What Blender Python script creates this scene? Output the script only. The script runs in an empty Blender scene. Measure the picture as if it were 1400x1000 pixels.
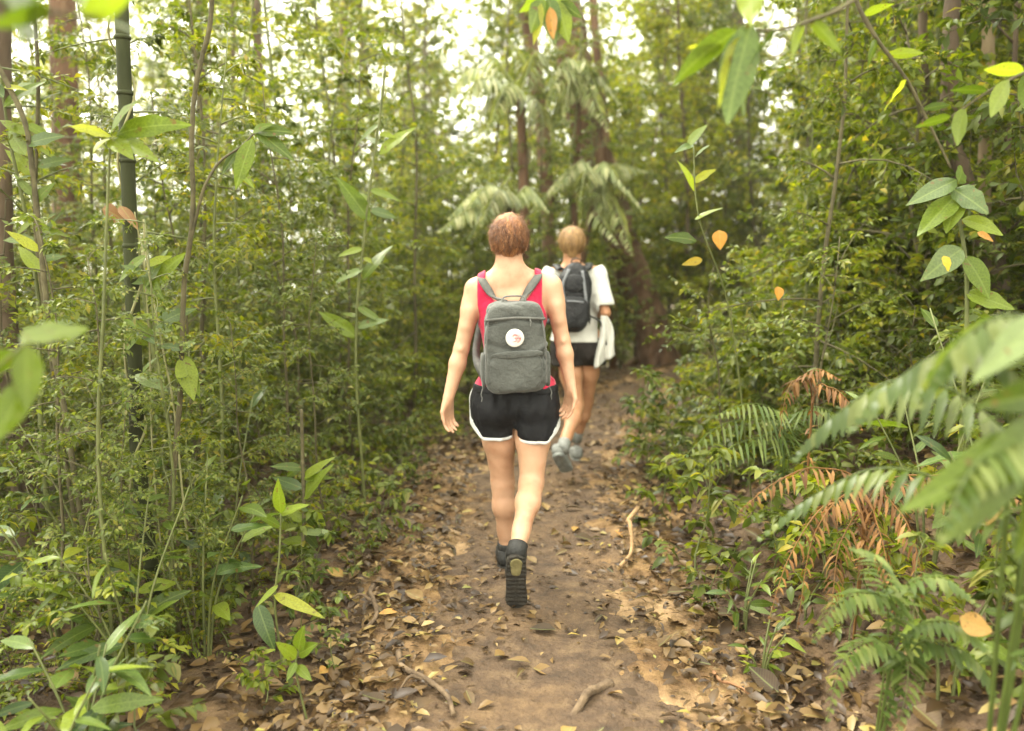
import bpy, bmesh, math, random
import numpy as np
from mathutils import Vector, Matrix

R = math.radians
SC = bpy.context.scene
COL = SC.collection
random.seed(7)
rng = np.random.default_rng(11)

# ------------------------------------------------------------------ camera
EYE = 1.53
PITCH = math.atan(156 / 1100)
cam_d = bpy.data.cameras.new('trail_camera')
cam = bpy.data.objects.new('trail_camera', cam_d)
COL.objects.link(cam)
cam.location = (0, 0, EYE)
cam.rotation_euler = (math.pi / 2 - PITCH, 0, 0)
cam_d.sensor_width = 36
cam_d.lens = 36 * 1100 / 1400
cam_d.clip_start = 0.05
cam_d.clip_end = 900
cam_d.dof.use_dof = True
cam_d.dof.focus_distance = 3.15
cam_d.dof.aperture_fstop = 1.3
SC.camera = cam

# ------------------------------------------------------------------ sky, sun, exposure
SUN_EL, SUN_AZ = R(56), R(-52)           # from the left, high
w = bpy.data.worlds.new('World')
SC.world = w
w.use_nodes = True
nt = w.node_tree
nt.nodes.clear()
sky = nt.nodes.new('ShaderNodeTexSky')
sky.sky_type = 'NISHITA'
sky.sun_disc = False
sky.sun_elevation = SUN_EL
sky.sun_rotation = SUN_AZ
sky.air_density = 1.0
sky.dust_density = 3.0
cl = nt.nodes.new('ShaderNodeTexNoise')
cl.inputs['Scale'].default_value = 2.2
cl.inputs['Detail'].default_value = 5
tc = nt.nodes.new('ShaderNodeTexCoord')
nt.links.new(tc.outputs['Generated'], cl.inputs['Vector'])
mr = nt.nodes.new('ShaderNodeMapRange')
mr.inputs['From Min'].default_value = 0.3
mr.inputs['From Max'].default_value = 0.7
mr.inputs['To Min'].default_value = 0.8
mr.inputs['To Max'].default_value = 1.0
nt.links.new(cl.outputs['Fac'], mr.inputs['Value'])
mx = nt.nodes.new('ShaderNodeMix')
mx.data_type = 'RGBA'
nt.links.new(mr.outputs['Result'], mx.inputs['Factor'])
nt.links.new(sky.outputs['Color'], mx.inputs['A'])
mx.inputs['B'].default_value = (10.2, 10.0, 8.3, 1)      # cloud cover
bg = nt.nodes.new('ShaderNodeBackground')
bg.inputs['Strength'].default_value = 0.13
nt.links.new(mx.outputs['Result'], bg.inputs['Color'])
wo = nt.nodes.new('ShaderNodeOutputWorld')
nt.links.new(bg.outputs['Background'], wo.inputs['Surface'])

sd = bpy.data.lights.new('sun', 'SUN')
sd.energy = 1.5
sd.angle = R(25)
sd.color = (1.0, 0.95, 0.83)
sun = bpy.data.objects.new('sun', sd)
COL.objects.link(sun)
sun_dir = Vector((math.sin(SUN_AZ) * math.cos(SUN_EL), math.cos(SUN_AZ) * math.cos(SUN_EL), math.sin(SUN_EL)))
sun.rotation_euler = sun_dir.to_track_quat('Z', 'Y').to_euler()

vs = SC.view_settings
vs.view_transform = 'Standard'
vs.look = 'None'
vs.gamma = 1.0
vs.use_curve_mapping = False
vs.exposure = 2.32
SC.cycles.max_bounces = 12
SC.cycles.diffuse_bounces = 8
SC.cycles.glossy_bounces = 2
SC.cycles.transmission_bounces = 8
SC.cycles.use_denoising = True
SC.cycles.sample_clamp_indirect = 6


# ------------------------------------------------------------------ helpers: points
def P(px, py, Y):
    """world point seen at photo pixel (1400x1000) at distance Y along the trail"""
    a, b = (px - 700) / 1100, (py - 500) / 1100
    c, s = math.cos(PITCH), math.sin(PITCH)
    dx, dy, dz = a, c - b * s, -s - b * c
    t = Y / dy
    return Vector((dx * t, Y, EYE + dz * t))


def interp(y, ys, vs_):
    return np.interp(y, ys, vs_)


TY = [-60, 0, 2.4, 3.5, 5.5, 7, 9, 10.5, 12, 14, 20, 60]
TX = [-2.0, 0.06, 0.14, 0.10, 0.17, 0.62, 1.45, 2.35, 4.0, 6.5, 13, 40]
TW = [0.8, 0.78, 0.76, 0.82, 0.86, 0.74, 0.60, 0.55, 0.55, 0.5, 0.5, 0.5]


def vnoise(x, y, s, seed=0):
    """cheap smooth value noise, vectorised"""
    x = np.asarray(x, float) * s + seed * 17.3
    y = np.asarray(y, float) * s + seed * 9.1
    xi, yi = np.floor(x), np.floor(y)
    fx, fy = x - xi, y - yi
    fx, fy = fx * fx * (3 - 2 * fx), fy * fy * (3 - 2 * fy)

    def h(a, b):
        v = np.sin(a * 127.1 + b * 311.7) * 43758.5453
        return v - np.floor(v)
    return (h(xi, yi) * (1 - fx) + h(xi + 1, yi) * fx) * (1 - fy) + (h(xi, yi + 1) * (1 - fx) + h(xi + 1, yi + 1) * fx) * fy - 0.5


def gz(x, y):
    """height of the forest floor"""
    x = np.asarray(x, float)
    y = np.asarray(y, float)
    u = x - np.interp(y, TY, TX)
    hw = np.interp(y, TY, TW) + 0.25 * vnoise(x, y, 1.1, 3)
    tr = np.maximum(0, u - hw)
    tl = np.maximum(0, -u - hw)
    zr = 0.50 * (np.sqrt(tr * tr + 0.09) - 0.3)
    zr = np.where(zr > 4, 4 + (zr - 4) * 0.45, zr)
    zl = -0.12 * tl - 0.16 * np.maximum(0, tl - 4)
    zl = np.maximum(zl, -9 + 0.02 * zl)
    off = np.clip((np.abs(u) - hw) / 0.4, 0, 1)
    z = zr + zl
    z = z + off * (0.10 * vnoise(x, y, 1.3, 1) + 0.06 * vnoise(x, y, 3.1, 2) + 0.03)
    z = z + 0.03 * vnoise(x, y, 2.1, 5) + 0.018 * vnoise(x, y, 6.0, 6) + 0.010 * vnoise(x, y, 17, 7)
    return z


def gzf(x, y):
    return float(gz(x, y))


# ------------------------------------------------------------------ helpers: objects
def setp(o, label=None, cat=None, group=None, kind=None):
    if label: o['label'] = label
    if cat: o['category'] = cat
    if group: o['group'] = group
    if kind: o['kind'] = kind
    return o


def thing(name, label, cat, loc=(0, 0, 0), rotz=0.0, group=None):
    o = bpy.data.objects.new(name, None)
    COL.objects.link(o)
    o.location = loc
    o.rotation_euler = (0, 0, rotz)
    o.empty_display_size = 0.1
    return setp(o, label, cat, group)


def obj(name, me, mat=None, parent=None, loc=None):
    o = bpy.data.objects.new(name, me)
    COL.objects.link(o)
    if mat is not None and len(me.materials) == 0:
        for m in (mat if isinstance(mat, (list, tuple)) else [mat]):
            me.materials.append(m)
    if parent is not None: o.parent = parent
    if loc is not None: o.location = loc
    return o


KIDS = {}


def dup(root, loc, rotz=0.0, scale=1.0, label=None, group=None, tilt=(0, 0)):
    """a copy of a thing with copies of its parts and sub-parts"""
    r = root.copy()
    COL.objects.link(r)
    r.location = loc
    r.rotation_euler = (tilt[0], tilt[1], rotz)
    r.scale = (scale,) * 3
    if label: r['label'] = label
    if group: r['group'] = group
    for ch in KIDS[root.name]:
        c = ch.copy()
        COL.objects.link(c)
        c.parent = r
    return r


def np_mesh(name, V, faces4=None, faces3=None, smooth=False):
    """mesh from numpy arrays of verts, quads and triangles"""
    me = bpy.data.meshes.new(name)
    V = np.asarray(V, np.float32)
    me.vertices.add(len(V))
    me.vertices.foreach_set('co', V.ravel())
    idx, start, tot = [], [], 0
    if faces4 is not None and len(faces4):
        f = np.asarray(faces4, np.int32)
        idx.append(f.ravel()); start.append(np.arange(len(f)) * 4); tot = f.size
    if faces3 is not None and len(faces3):
        f = np.asarray(faces3, np.int32)
        idx.append(f.ravel()); start.append(tot + np.arange(len(f)) * 3)
    idx = np.concatenate(idx); start = np.concatenate(start)
    me.loops.add(len(idx))
    me.loops.foreach_set('vertex_index', idx.astype(np.int32))
    me.polygons.add(len(start))
    me.polygons.foreach_set('loop_start', start.astype(np.int32))
    if smooth: me.polygons.foreach_set('use_smooth', np.ones(len(start), bool))
    me.update(calc_edges=True)
    me.validate()
    return me


def nrm(a):
    a = np.asarray(a, float)
    return a / np.maximum(np.linalg.norm(a, axis=-1, keepdims=True), 1e-9)


def leaf_arrays(Pn, D, U, L, W, droop=0.15, fold=0.25, hi=False):
    """many leaves at once: base points, directions, ups, lengths, widths -> verts, quads, tris"""
    Pn = np.asarray(Pn, float); D = nrm(D); U = np.asarray(U, float)
    S = nrm(np.cross(D, U)); U = np.cross(S, D)
    L = np.asarray(L, float)[:, None]; W = np.asarray(W, float)[:, None]
    n = len(Pn)
    if not hi:
        c = Pn + D * L * .48 + U * 0.02 * L
        a = c - S * W * .5 + U * fold * W * .5
        b = c + S * W * .5 + U * fold * W * .5
        t = Pn + D * L * .97 - U * droop * L
        V = np.stack([Pn, a, c, b, t], 1).reshape(-1, 3)
        o = (np.arange(n) * 5)[:, None]
        T = np.concatenate([o + np.array([[0, 2, 1]]), o + np.array([[0, 3, 2]]), o + np.array([[1, 2, 4]]), o + np.array([[2, 3, 4]])])
        return V, np.zeros((0, 4), int), T
    c1 = Pn + D * L * .33 + U * 0.03 * L
    a1 = c1 - S * W * .5 + U * fold * W * .5
    b1 = c1 + S * W * .5 + U * fold * W * .5
    c2 = Pn + D * L * .68 - U * droop * .35 * L
    a2 = c2 - S * W * .36 + U * fold * W * .36
    b2 = c2 + S * W * .36 + U * fold * W * .36
    t = Pn + D * L * .97 - U * droop * L
    V = np.stack([Pn, a1, c1, b1, a2, c2, b2, t], 1).reshape(-1, 3)
    o = (np.arange(n) * 8)[:, None]
    T = np.concatenate([o + np.array([[0, 2, 1]]), o + np.array([[0, 3, 2]]), o + np.array([[4, 5, 7]]), o + np.array([[5, 6, 7]])])
    Q = np.concatenate([o + np.array([[1, 2, 5, 4]]), o + np.array([[2, 3, 6, 5]])])
    return V, Q, T


class Acc:
    """collects tubes and leaves into one mesh"""
    def __init__(self):
        self.V, self.Q, self.T, self.n = [], [], [], 0

    def add(self, V, Q=None, T=None):
        V = np.asarray(V, float).reshape(-1, 3)
        if Q is not None and len(Q): self.Q.append(np.asarray(Q, int) + self.n)
        if T is not None and len(T): self.T.append(np.asarray(T, int) + self.n)
        self.V.append(V); self.n += len(V)
        return self

    def tube(self, pts, rad, seg=6, bump=0.0):
        pts = np.asarray(pts, float)
        k = len(pts)
        rad = np.broadcast_to(np.asarray(rad, float), (k,))
        tan = nrm(np.gradient(pts, axis=0))
        ref = np.array([0, 0, 1.0]) if abs(tan[0][2]) < 0.9 else np.array([1.0, 0, 0])
        a = nrm(np.cross(tan, ref)); b = np.cross(tan, a)
        th = np.arange(seg) / seg * 2 * math.pi
        ring = a[:, None] * np.cos(th)[None, :, None] + b[:, None] * np.sin(th)[None, :, None]
        rr = rad[:, None, None]
        if bump: rr = rr * (1 + bump * (rng.random((k, seg, 1)) - .5))
        V = (pts[:, None] + ring * rr).reshape(-1, 3)
        i = np.arange(k - 1)[:, None] * seg; j = np.arange(seg)[None]; j2 = (j + 1) % seg
        Q = np.stack([i + j, i + j2, i + seg + j2, i + seg + j], -1).reshape(-1, 4)
        T = [[0, s + 1, s] if False else [0, (s + 1), s] for s in range(1, seg - 1)] + [[(k - 1) * seg, (k - 1) * seg + s, (k - 1) * seg + s + 1] for s in range(1, seg - 1)]
        return self.add(V, Q, T)

    def leaves(self, *a, **k):
        return self.add(*leaf_arrays(*a, **k))

    def mesh(self, name, smooth=False):
        V = np.concatenate(self.V)
        Q = np.concatenate(self.Q) if self.Q else None
        T = np.concatenate(self.T) if self.T else None
        return np_mesh(name, V, Q, T, smooth)


def smooth_path(pts, n=24):
    """Catmull-Rom through the points"""
    p = np.asarray([tuple(q) for q in pts], float)
    if len(p) < 3:
        t = np.linspace(0, 1, n)[:, None]
        return p[0] * (1 - t) + p[-1] * t
    q = np.vstack([2 * p[0] - p[1], p, 2 * p[-1] - p[-2]])
    out = []
    m = len(p) - 1
    for t in np.linspace(0, m, n):
        i = min(int(t), m - 1); f = t - i
        a, b, c, d = q[i:i + 4]
        out.append(0.5 * (2 * b + (c - a) * f + (2 * a - 5 * b + 4 * c - d) * f * f + (3 * b - a - 3 * c + d) * f ** 3))
    return np.array(out)


# ------------------------------------------------------------------ materials
def new_mat(name):
    m = bpy.data.materials.new(name)
    m.use_nodes = True
    n = m.node_tree
    n.nodes.clear()
    return m, n, n.nodes, n.links


def ramp(nodes, stops, interp_='LINEAR'):
    r = nodes.new('ShaderNodeValToRGB')
    cr = r.color_ramp
    cr.interpolation = interp_
    while len(cr.elements) < len(stops): cr.elements.new(0.5)
    for e, (p, c) in zip(cr.elements, stops):
        e.position = p
        e.color = (*c, 1)
    return r


def leaf_mat(name, stops, trans=0.4, rough=0.42, big=False, tint=(1.3, 1.35, 0.5)):
    m, n, N, Lk = new_mat(name)
    geo = N.new('ShaderNodeNewGeometry')
    oi = N.new('ShaderNodeObjectInfo')
    cr = ramp(N, stops)
    if big:
        Lk.new(oi.outputs['Random'], cr.inputs['Fac'])
    else:
        Lk.new(geo.outputs['Random Per Island'], cr.inputs['Fac'])
    hsv = N.new('ShaderNodeHueSaturation')
    mrv = N.new('ShaderNodeMapRange')
    mrv.inputs['To Min'].default_value = 0.75
    mrv.inputs['To Max'].default_value = 1.25
    Lk.new(oi.outputs['Random'], mrv.inputs['Value'])
    Lk.new(mrv.outputs['Result'], hsv.inputs['Value'])
    Lk.new(cr.outputs['Color'], hsv.inputs['Color'])
    no = N.new('ShaderNodeTexNoise')
    no.inputs['Scale'].default_value = 30 if big else 9
    no.inputs['Detail'].default_value = 4
    to = N.new('ShaderNodeTexCoord')
    Lk.new(to.outputs['Object'], no.inputs['Vector'])
    mul = N.new('ShaderNodeMix')
    mul.data_type = 'RGBA'; mul.blend_type = 'MULTIPLY'
    mul.inputs['Factor'].default_value = 0.55
    nr = ramp(N, [(0.3, (0.55, 0.55, 0.45)), (0.65, (1.25, 1.2, 1.1))])
    Lk.new(no.outputs['Fac'], nr.inputs['Fac'])
    Lk.new(hsv.outputs['Color'], mul.inputs['A'])
    Lk.new(nr.outputs['Color'], mul.inputs['B'])
    colr = mul.outputs['Result']
    if big:
        uv = N.new('ShaderNodeUVMap')
        sep = N.new('ShaderNodeSeparateXYZ')
        Lk.new(uv.outputs['UV'], sep.inputs['Vector'])
        # midrib and side veins
        ab = N.new('ShaderNodeMath'); ab.operation = 'ABSOLUTE'
        sb = N.new('ShaderNodeMath'); sb.operation = 'SUBTRACT'; sb.inputs[1].default_value = 0.5
        Lk.new(sep.outputs['X'], sb.inputs[0]); Lk.new(sb.outputs[0], ab.inputs[0])
        lt = N.new('ShaderNodeMapRange'); lt.inputs['From Min'].default_value = 0.018; lt.inputs['From Max'].default_value = 0.05
        lt.inputs['To Min'].default_value = 1; lt.inputs['To Max'].default_value = 0
        Lk.new(ab.outputs[0], lt.inputs['Value'])
        ad = N.new('ShaderNodeMath'); ad.operation = 'MULTIPLY_ADD'; ad.inputs[1].default_value = -0.35
        Lk.new(ab.outputs[0], ad.inputs[0]); Lk.new(sep.outputs['Y'], ad.inputs[2])
        fr = N.new('ShaderNodeMath'); fr.operation = 'MULTIPLY'; fr.inputs[1].default_value = 75
        Lk.new(ad.outputs[0], fr.inputs[0])
        sn = N.new('ShaderNodeMath'); sn.operation = 'SINE'
        Lk.new(fr.outputs[0], sn.inputs[0])
        s2 = N.new('ShaderNodeMapRange'); s2.inputs['From Min'].default_value = 0.7; s2.inputs['From Max'].default_value = 1.0
        s2.inputs['To Max'].default_value = 0.35
        Lk.new(sn.outputs[0], s2.inputs['Value'])
        mxv = N.new('ShaderNodeMath'); mxv.operation = 'MAXIMUM'
        Lk.new(lt.outputs['Result'], mxv.inputs[0]); Lk.new(s2.outputs['Result'], mxv.inputs[1])
        vm = N.new('ShaderNodeMix'); vm.data_type = 'RGBA'
        vm.inputs['B'].default_value = (0.24, 0.30, 0.09, 1)
        vf = N.new('ShaderNodeMath'); vf.operation = 'MULTIPLY'; vf.inputs[1].default_value = 0.28
        Lk.new(mxv.outputs[0], vf.inputs[0])
        Lk.new(vf.outputs[0], vm.inputs['Factor'])
        Lk.new(colr, vm.inputs['A'])
        colr = vm.outputs['Result']
        # brown spots and chewed margins
        sp1 = N.new('ShaderNodeTexNoise'); sp1.inputs['Scale'].default_value = 7; sp1.inputs['Detail'].default_value = 6
        av = N.new('ShaderNodeVectorMath'); av.operation = 'ADD'
        rv = N.new('ShaderNodeCombineXYZ')
        r9 = N.new('ShaderNodeMath'); r9.operation = 'MULTIPLY'; r9.inputs[1].default_value = 40
        Lk.new(oi.outputs['Random'], r9.inputs[0]); Lk.new(r9.outputs[0], rv.inputs['X'])
        Lk.new(to.outputs['Object'], av.inputs[0]); Lk.new(rv.outputs[0], av.inputs[1]); Lk.new(av.outputs[0], sp1.inputs['Vector'])
        sr = N.new('ShaderNodeMapRange'); sr.inputs['From Min'].default_value = 0.63; sr.inputs['From Max'].default_value = 0.70
        Lk.new(sp1.outputs['Fac'], sr.inputs['Value'])
        sm = N.new('ShaderNodeMix'); sm.data_type = 'RGBA'; sm.inputs['B'].default_value = (0.12, 0.075, 0.025, 1)
        Lk.new(sr.outputs['Result'], sm.inputs['Factor']); Lk.new(colr, sm.inputs['A'])
        colr = sm.outputs['Result']
    pr = N.new('ShaderNodeBsdfPrincipled')
    pr.inputs['Roughness'].default_value = rough
    pr.inputs['Specular IOR Level'].default_value = 0.28
    Lk.new(colr, pr.inputs['Base Color'])
    tr = N.new('ShaderNodeBsdfTranslucent')
    tm = N.new('ShaderNodeMix'); tm.data_type = 'RGBA'; tm.blend_type = 'MULTIPLY'
    tm.inputs['Factor'].default_value = 1.0
    tm.inputs['B'].default_value = (*tint, 1)
    Lk.new(colr, tm.inputs['A'])
    Lk.new(tm.outputs['Result'], tr.inputs['Color'])
    ms = N.new('ShaderNodeMixShader')
    ms.inputs[0].default_value = trans
    Lk.new(pr.outputs[0], ms.inputs[1]); Lk.new(tr.outputs[0], ms.inputs[2])
    out = N.new('ShaderNodeOutputMaterial')
    Lk.new(ms.outputs[0], out.inputs['Surface'])
    return m


def surf_mat(name, stops, scale=8, rough=0.85, bump=0.3, bscale=None, detail=6, spec=0.3, stretch=None, island=0.0, sss=0.0, sheen=0.0, rough2=None):
    """noise-coloured surface with fine relief"""
    m, n, N, Lk = new_mat(name)
    to = N.new('ShaderNodeTexCoord')
    mp = N.new('ShaderNodeMapping')
    if stretch: mp.inputs['Scale'].default_value = stretch
    Lk.new(to.outputs['Object'], mp.inputs['Vector'])
    no = N.new('ShaderNodeTexNoise')
    no.inputs['Scale'].default_value = scale
    no.inputs['Detail'].default_value = detail
    no.inputs['Roughness'].default_value = 0.6
    Lk.new(mp.outputs['Vector'], no.inputs['Vector'])
    cr = ramp(N, stops)
    Lk.new(no.outputs['Fac'], cr.inputs['Fac'])
    colr = cr.outputs['Color']
    if island:
        geo = N.new('ShaderNodeNewGeometry')
        hs = N.new('ShaderNodeHueSaturation')
        mm = N.new('ShaderNodeMapRange')
        mm.inputs['To Min'].default_value = 1 - island; mm.inputs['To Max'].default_value = 1 + island
        Lk.new(geo.outputs['Random Per Island'], mm.inputs['Value'])
        Lk.new(mm.outputs['Result'], hs.inputs['Value'])
        Lk.new(colr, hs.inputs['Color'])
        colr = hs.outputs['Color']
    pr = N.new('ShaderNodeBsdfPrincipled')
    pr.inputs['Roughness'].default_value = rough
    pr.inputs['Specular IOR Level'].default_value = spec
    if sss:
        pr.inputs['Subsurface Weight'].default_value = sss
        pr.inputs['Subsurface Radius'].default_value = (0.012, 0.005, 0.003)
        pr.inputs['Subsurface Scale'].default_value = 1.0
    if sheen:
        pr.inputs['Sheen Weight'].default_value = sheen
    Lk.new(colr, pr.inputs['Base Color'])
    if bump:
        nb = N.new('ShaderNodeTexNoise')
        nb.inputs['Scale'].default_value = bscale or scale * 4
        nb.inputs['Detail'].default_value = 5
        Lk.new(mp.outputs['Vector'], nb.inputs['Vector'])
        bp = N.new('ShaderNodeBump')
        bp.inputs['Strength'].default_value = bump
        bp.inputs['Distance'].default_value = 0.02
        Lk.new(nb.outputs['Fac'], bp.inputs['Height'])
        Lk.new(bp.outputs['Normal'], pr.inputs['Normal'])
    out = N.new('ShaderNodeOutputMaterial')
    Lk.new(pr.outputs[0], out.inputs['Surface'])
    return m


G_MID = [(0.0, (0.038, 0.056, 0.005)), (0.35, (0.080, 0.110, 0.008)), (0.7, (0.125, 0.155, 0.012)), (0.94, (0.19, 0.20, 0.016)), (1.0, (0.27, 0.20, 0.03))]
G_YEL = [(0.0, (0.085, 0.105, 0.006)), (0.4, (0.150, 0.178, 0.010)), (0.75, (0.21, 0.23, 0.016)), (1.0, (0.30, 0.25, 0.03))]
G_GREY = [(0.0, (0.048, 0.070, 0.010)), (0.5, (0.095, 0.125, 0.020)), (0.9, (0.150, 0.175, 0.035)), (1.0, (0.22, 0.20, 0.06))]
G_DARK = [(0.0, (0.026, 0.042, 0.005)), (0.5, (0.055, 0.080, 0.008)), (0.9, (0.095, 0.120, 0.013)), (1.0, (0.15, 0.13, 0.02))]
M_MID = leaf_mat('leaf_mid', G_MID, 0.5)
M_YEL = leaf_mat('leaf_yellowish', G_YEL, 0.58)
M_GREY = leaf_mat('leaf_greyish', G_GREY, 0.45, 0.42)
M_DARK = leaf_mat('leaf_dark', G_DARK, 0.4, 0.42)
M_LITTER = leaf_mat('leaf_fallen', [(0.0, (0.022, 0.012, 0.007)), (0.42, (0.052, 0.030, 0.012)), (0.68, (0.105, 0.063, 0.025)), (0.88, (0.165, 0.104, 0.042)), (0.95, (0.25, 0.175, 0.075)), (0.98, (0.17, 0.17, 0.04)), (1.0, (0.30, 0.22, 0.05))], 0.12, 0.42, tint=(1, .9, .7))
M_LITTER_BIG = leaf_mat('leaf_fallen_big', [(0.0, (0.045, 0.026, 0.015)), (0.3, (0.085, 0.050, 0.020)), (0.6, (0.15, 0.092, 0.037)), (0.85, (0.19, 0.12, 0.048)), (0.95, (0.18, 0.14, 0.04)), (1.0, (0.26, 0.13, 0.035))], 0.12, 0.55, big=True, tint=(1, .9, .7))
M_BIG = leaf_mat('leaf_broad', [(0.0, (0.055, 0.090, 0.008)), (0.5, (0.095, 0.140, 0.013)), (1.0, (0.15, 0.19, 0.02))], 0.45, 0.35, big=True)
M_BIGY = leaf_mat('leaf_broad_yellow', [(0.0, (0.13, 0.19, 0.02)), (0.5, (0.19, 0.24, 0.028)), (1.0, (0.27, 0.27, 0.035))], 0.55, 0.35, big=True)
M_DARKBIG = leaf_mat('leaf_broad_dark', [(0.0, (0.030, 0.060, 0.014)), (0.5, (0.055, 0.095, 0.02)), (1.0, (0.09, 0.13, 0.028))], 0.4, 0.32, big=True)
M_BIGYEL = leaf_mat('leaf_broad_golden', [(0.0, (0.36, 0.26, 0.02)), (1.0, (0.42, 0.32, 0.03))], 0.45, 0.45, big=True, tint=(1.1, 1, .6))
M_PALE = leaf_mat('leaf_broad_pale', [(0.0, (0.065, 0.105, 0.035)), (0.5, (0.10, 0.14, 0.05)), (1.0, (0.15, 0.19, 0.08))], 0.3, 0.3, big=True)
M_FERN = leaf_mat('fern_frond', [(0.0, (0.055, 0.090, 0.020)), (0.5, (0.09, 0.13, 0.032)), (1.0, (0.15, 0.18, 0.055))], 0.4, 0.36)
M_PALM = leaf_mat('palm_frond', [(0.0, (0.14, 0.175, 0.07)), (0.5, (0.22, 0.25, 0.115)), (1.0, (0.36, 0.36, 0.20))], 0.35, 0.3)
M_DEAD = leaf_mat('frond_dead', [(0.0, (0.08, 0.036, 0.012)), (0.5, (0.165, 0.078, 0.024)), (1.0, (0.26, 0.14, 0.048))], 0.25, 0.6, tint=(1.1, .9, .6))
M_DEADBIG = leaf_mat('leaf_dead_broad', [(0.0, (0.20, 0.10, 0.03)), (1.0, (0.36, 0.22, 0.07))], 0.25, 0.6, big=True, tint=(1.1, .9, .6))
M_DEADBROWN = leaf_mat('leaf_dead_brown', [(0.0, (0.08, 0.04, 0.018)), (1.0, (0.15, 0.08, 0.035))], 0.2, 0.6, big=True, tint=(1.1, .9, .6))
M_ORANGE = leaf_mat('leaf_orange', [(0.0, (0.40, 0.19, 0.03)), (1.0, (0.46, 0.25, 0.05))], 0.4, 0.5, big=True, tint=(1.1, .9, .6))
M_STEM = surf_mat('stem_bark', [(0.3, (0.035, 0.030, 0.015)), (0.6, (0.085, 0.072, 0.035)), (0.8, (0.13, 0.13, 0.06))], 12, 0.85, 0.4)
M_GSTEM = surf_mat('green_stem', [(0.3, (0.05, 0.06, 0.018)), (0.7, (0.13, 0.14, 0.045))], 10, 0.6, 0.1)
M_PSTEM = surf_mat('pale_stem', [(0.3, (0.13, 0.12, 0.05)), (0.7, (0.26, 0.25, 0.12))], 10, 0.7, 0.2)
M_BARK = surf_mat('trunk_bark', [(0.3, (0.050, 0.036, 0.024)), (0.55, (0.10, 0.070, 0.045)), (0.75, (0.17, 0.14, 0.085))], 5, 0.9, 0.8, 14, stretch=(1, 1, .3))
M_RBARK = surf_mat('trunk_reddish_bark', [(0.3, (0.050, 0.027, 0.015)), (0.55, (0.105, 0.057, 0.031)), (0.75, (0.18, 0.12, 0.068))], 6, 0.9, 0.9, 16, stretch=(1, 1, .4))
M_TANBARK = surf_mat('trunk_tan_bark', [(0.3, (0.11, 0.075, 0.045)), (0.55, (0.20, 0.145, 0.085)), (0.75, (0.29, 0.23, 0.14))], 6, 0.9, 0.7, 16, stretch=(1, 1, .3))
M_DEADW = surf_mat('red_brown_twig', [(0.3, (0.12, 0.055, 0.025)), (0.7, (0.25, 0.13, 0.06))], 20, 0.85, 0.4)
M_BAMBOO = surf_mat('bamboo_culm', [(0.3, (0.014, 0.013, 0.007)), (0.5, (0.026, 0.030, 0.012)), (0.75, (0.055, 0.062, 0.026))], 4, 0.75, 0.15, stretch=(1, 1, .35), spec=.12)
M_TWIG = surf_mat('dead_twig', [(0.3, (0.05, 0.032, 0.02)), (0.7, (0.16, 0.11, 0.065))], 20, 0.9, 0.5)
M_TANWOOD = surf_mat('tan_wood', [(0.3, (0.22, 0.13, 0.06)), (0.7, (0.38, 0.25, 0.13))], 20, 0.9, 0.5)


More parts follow.
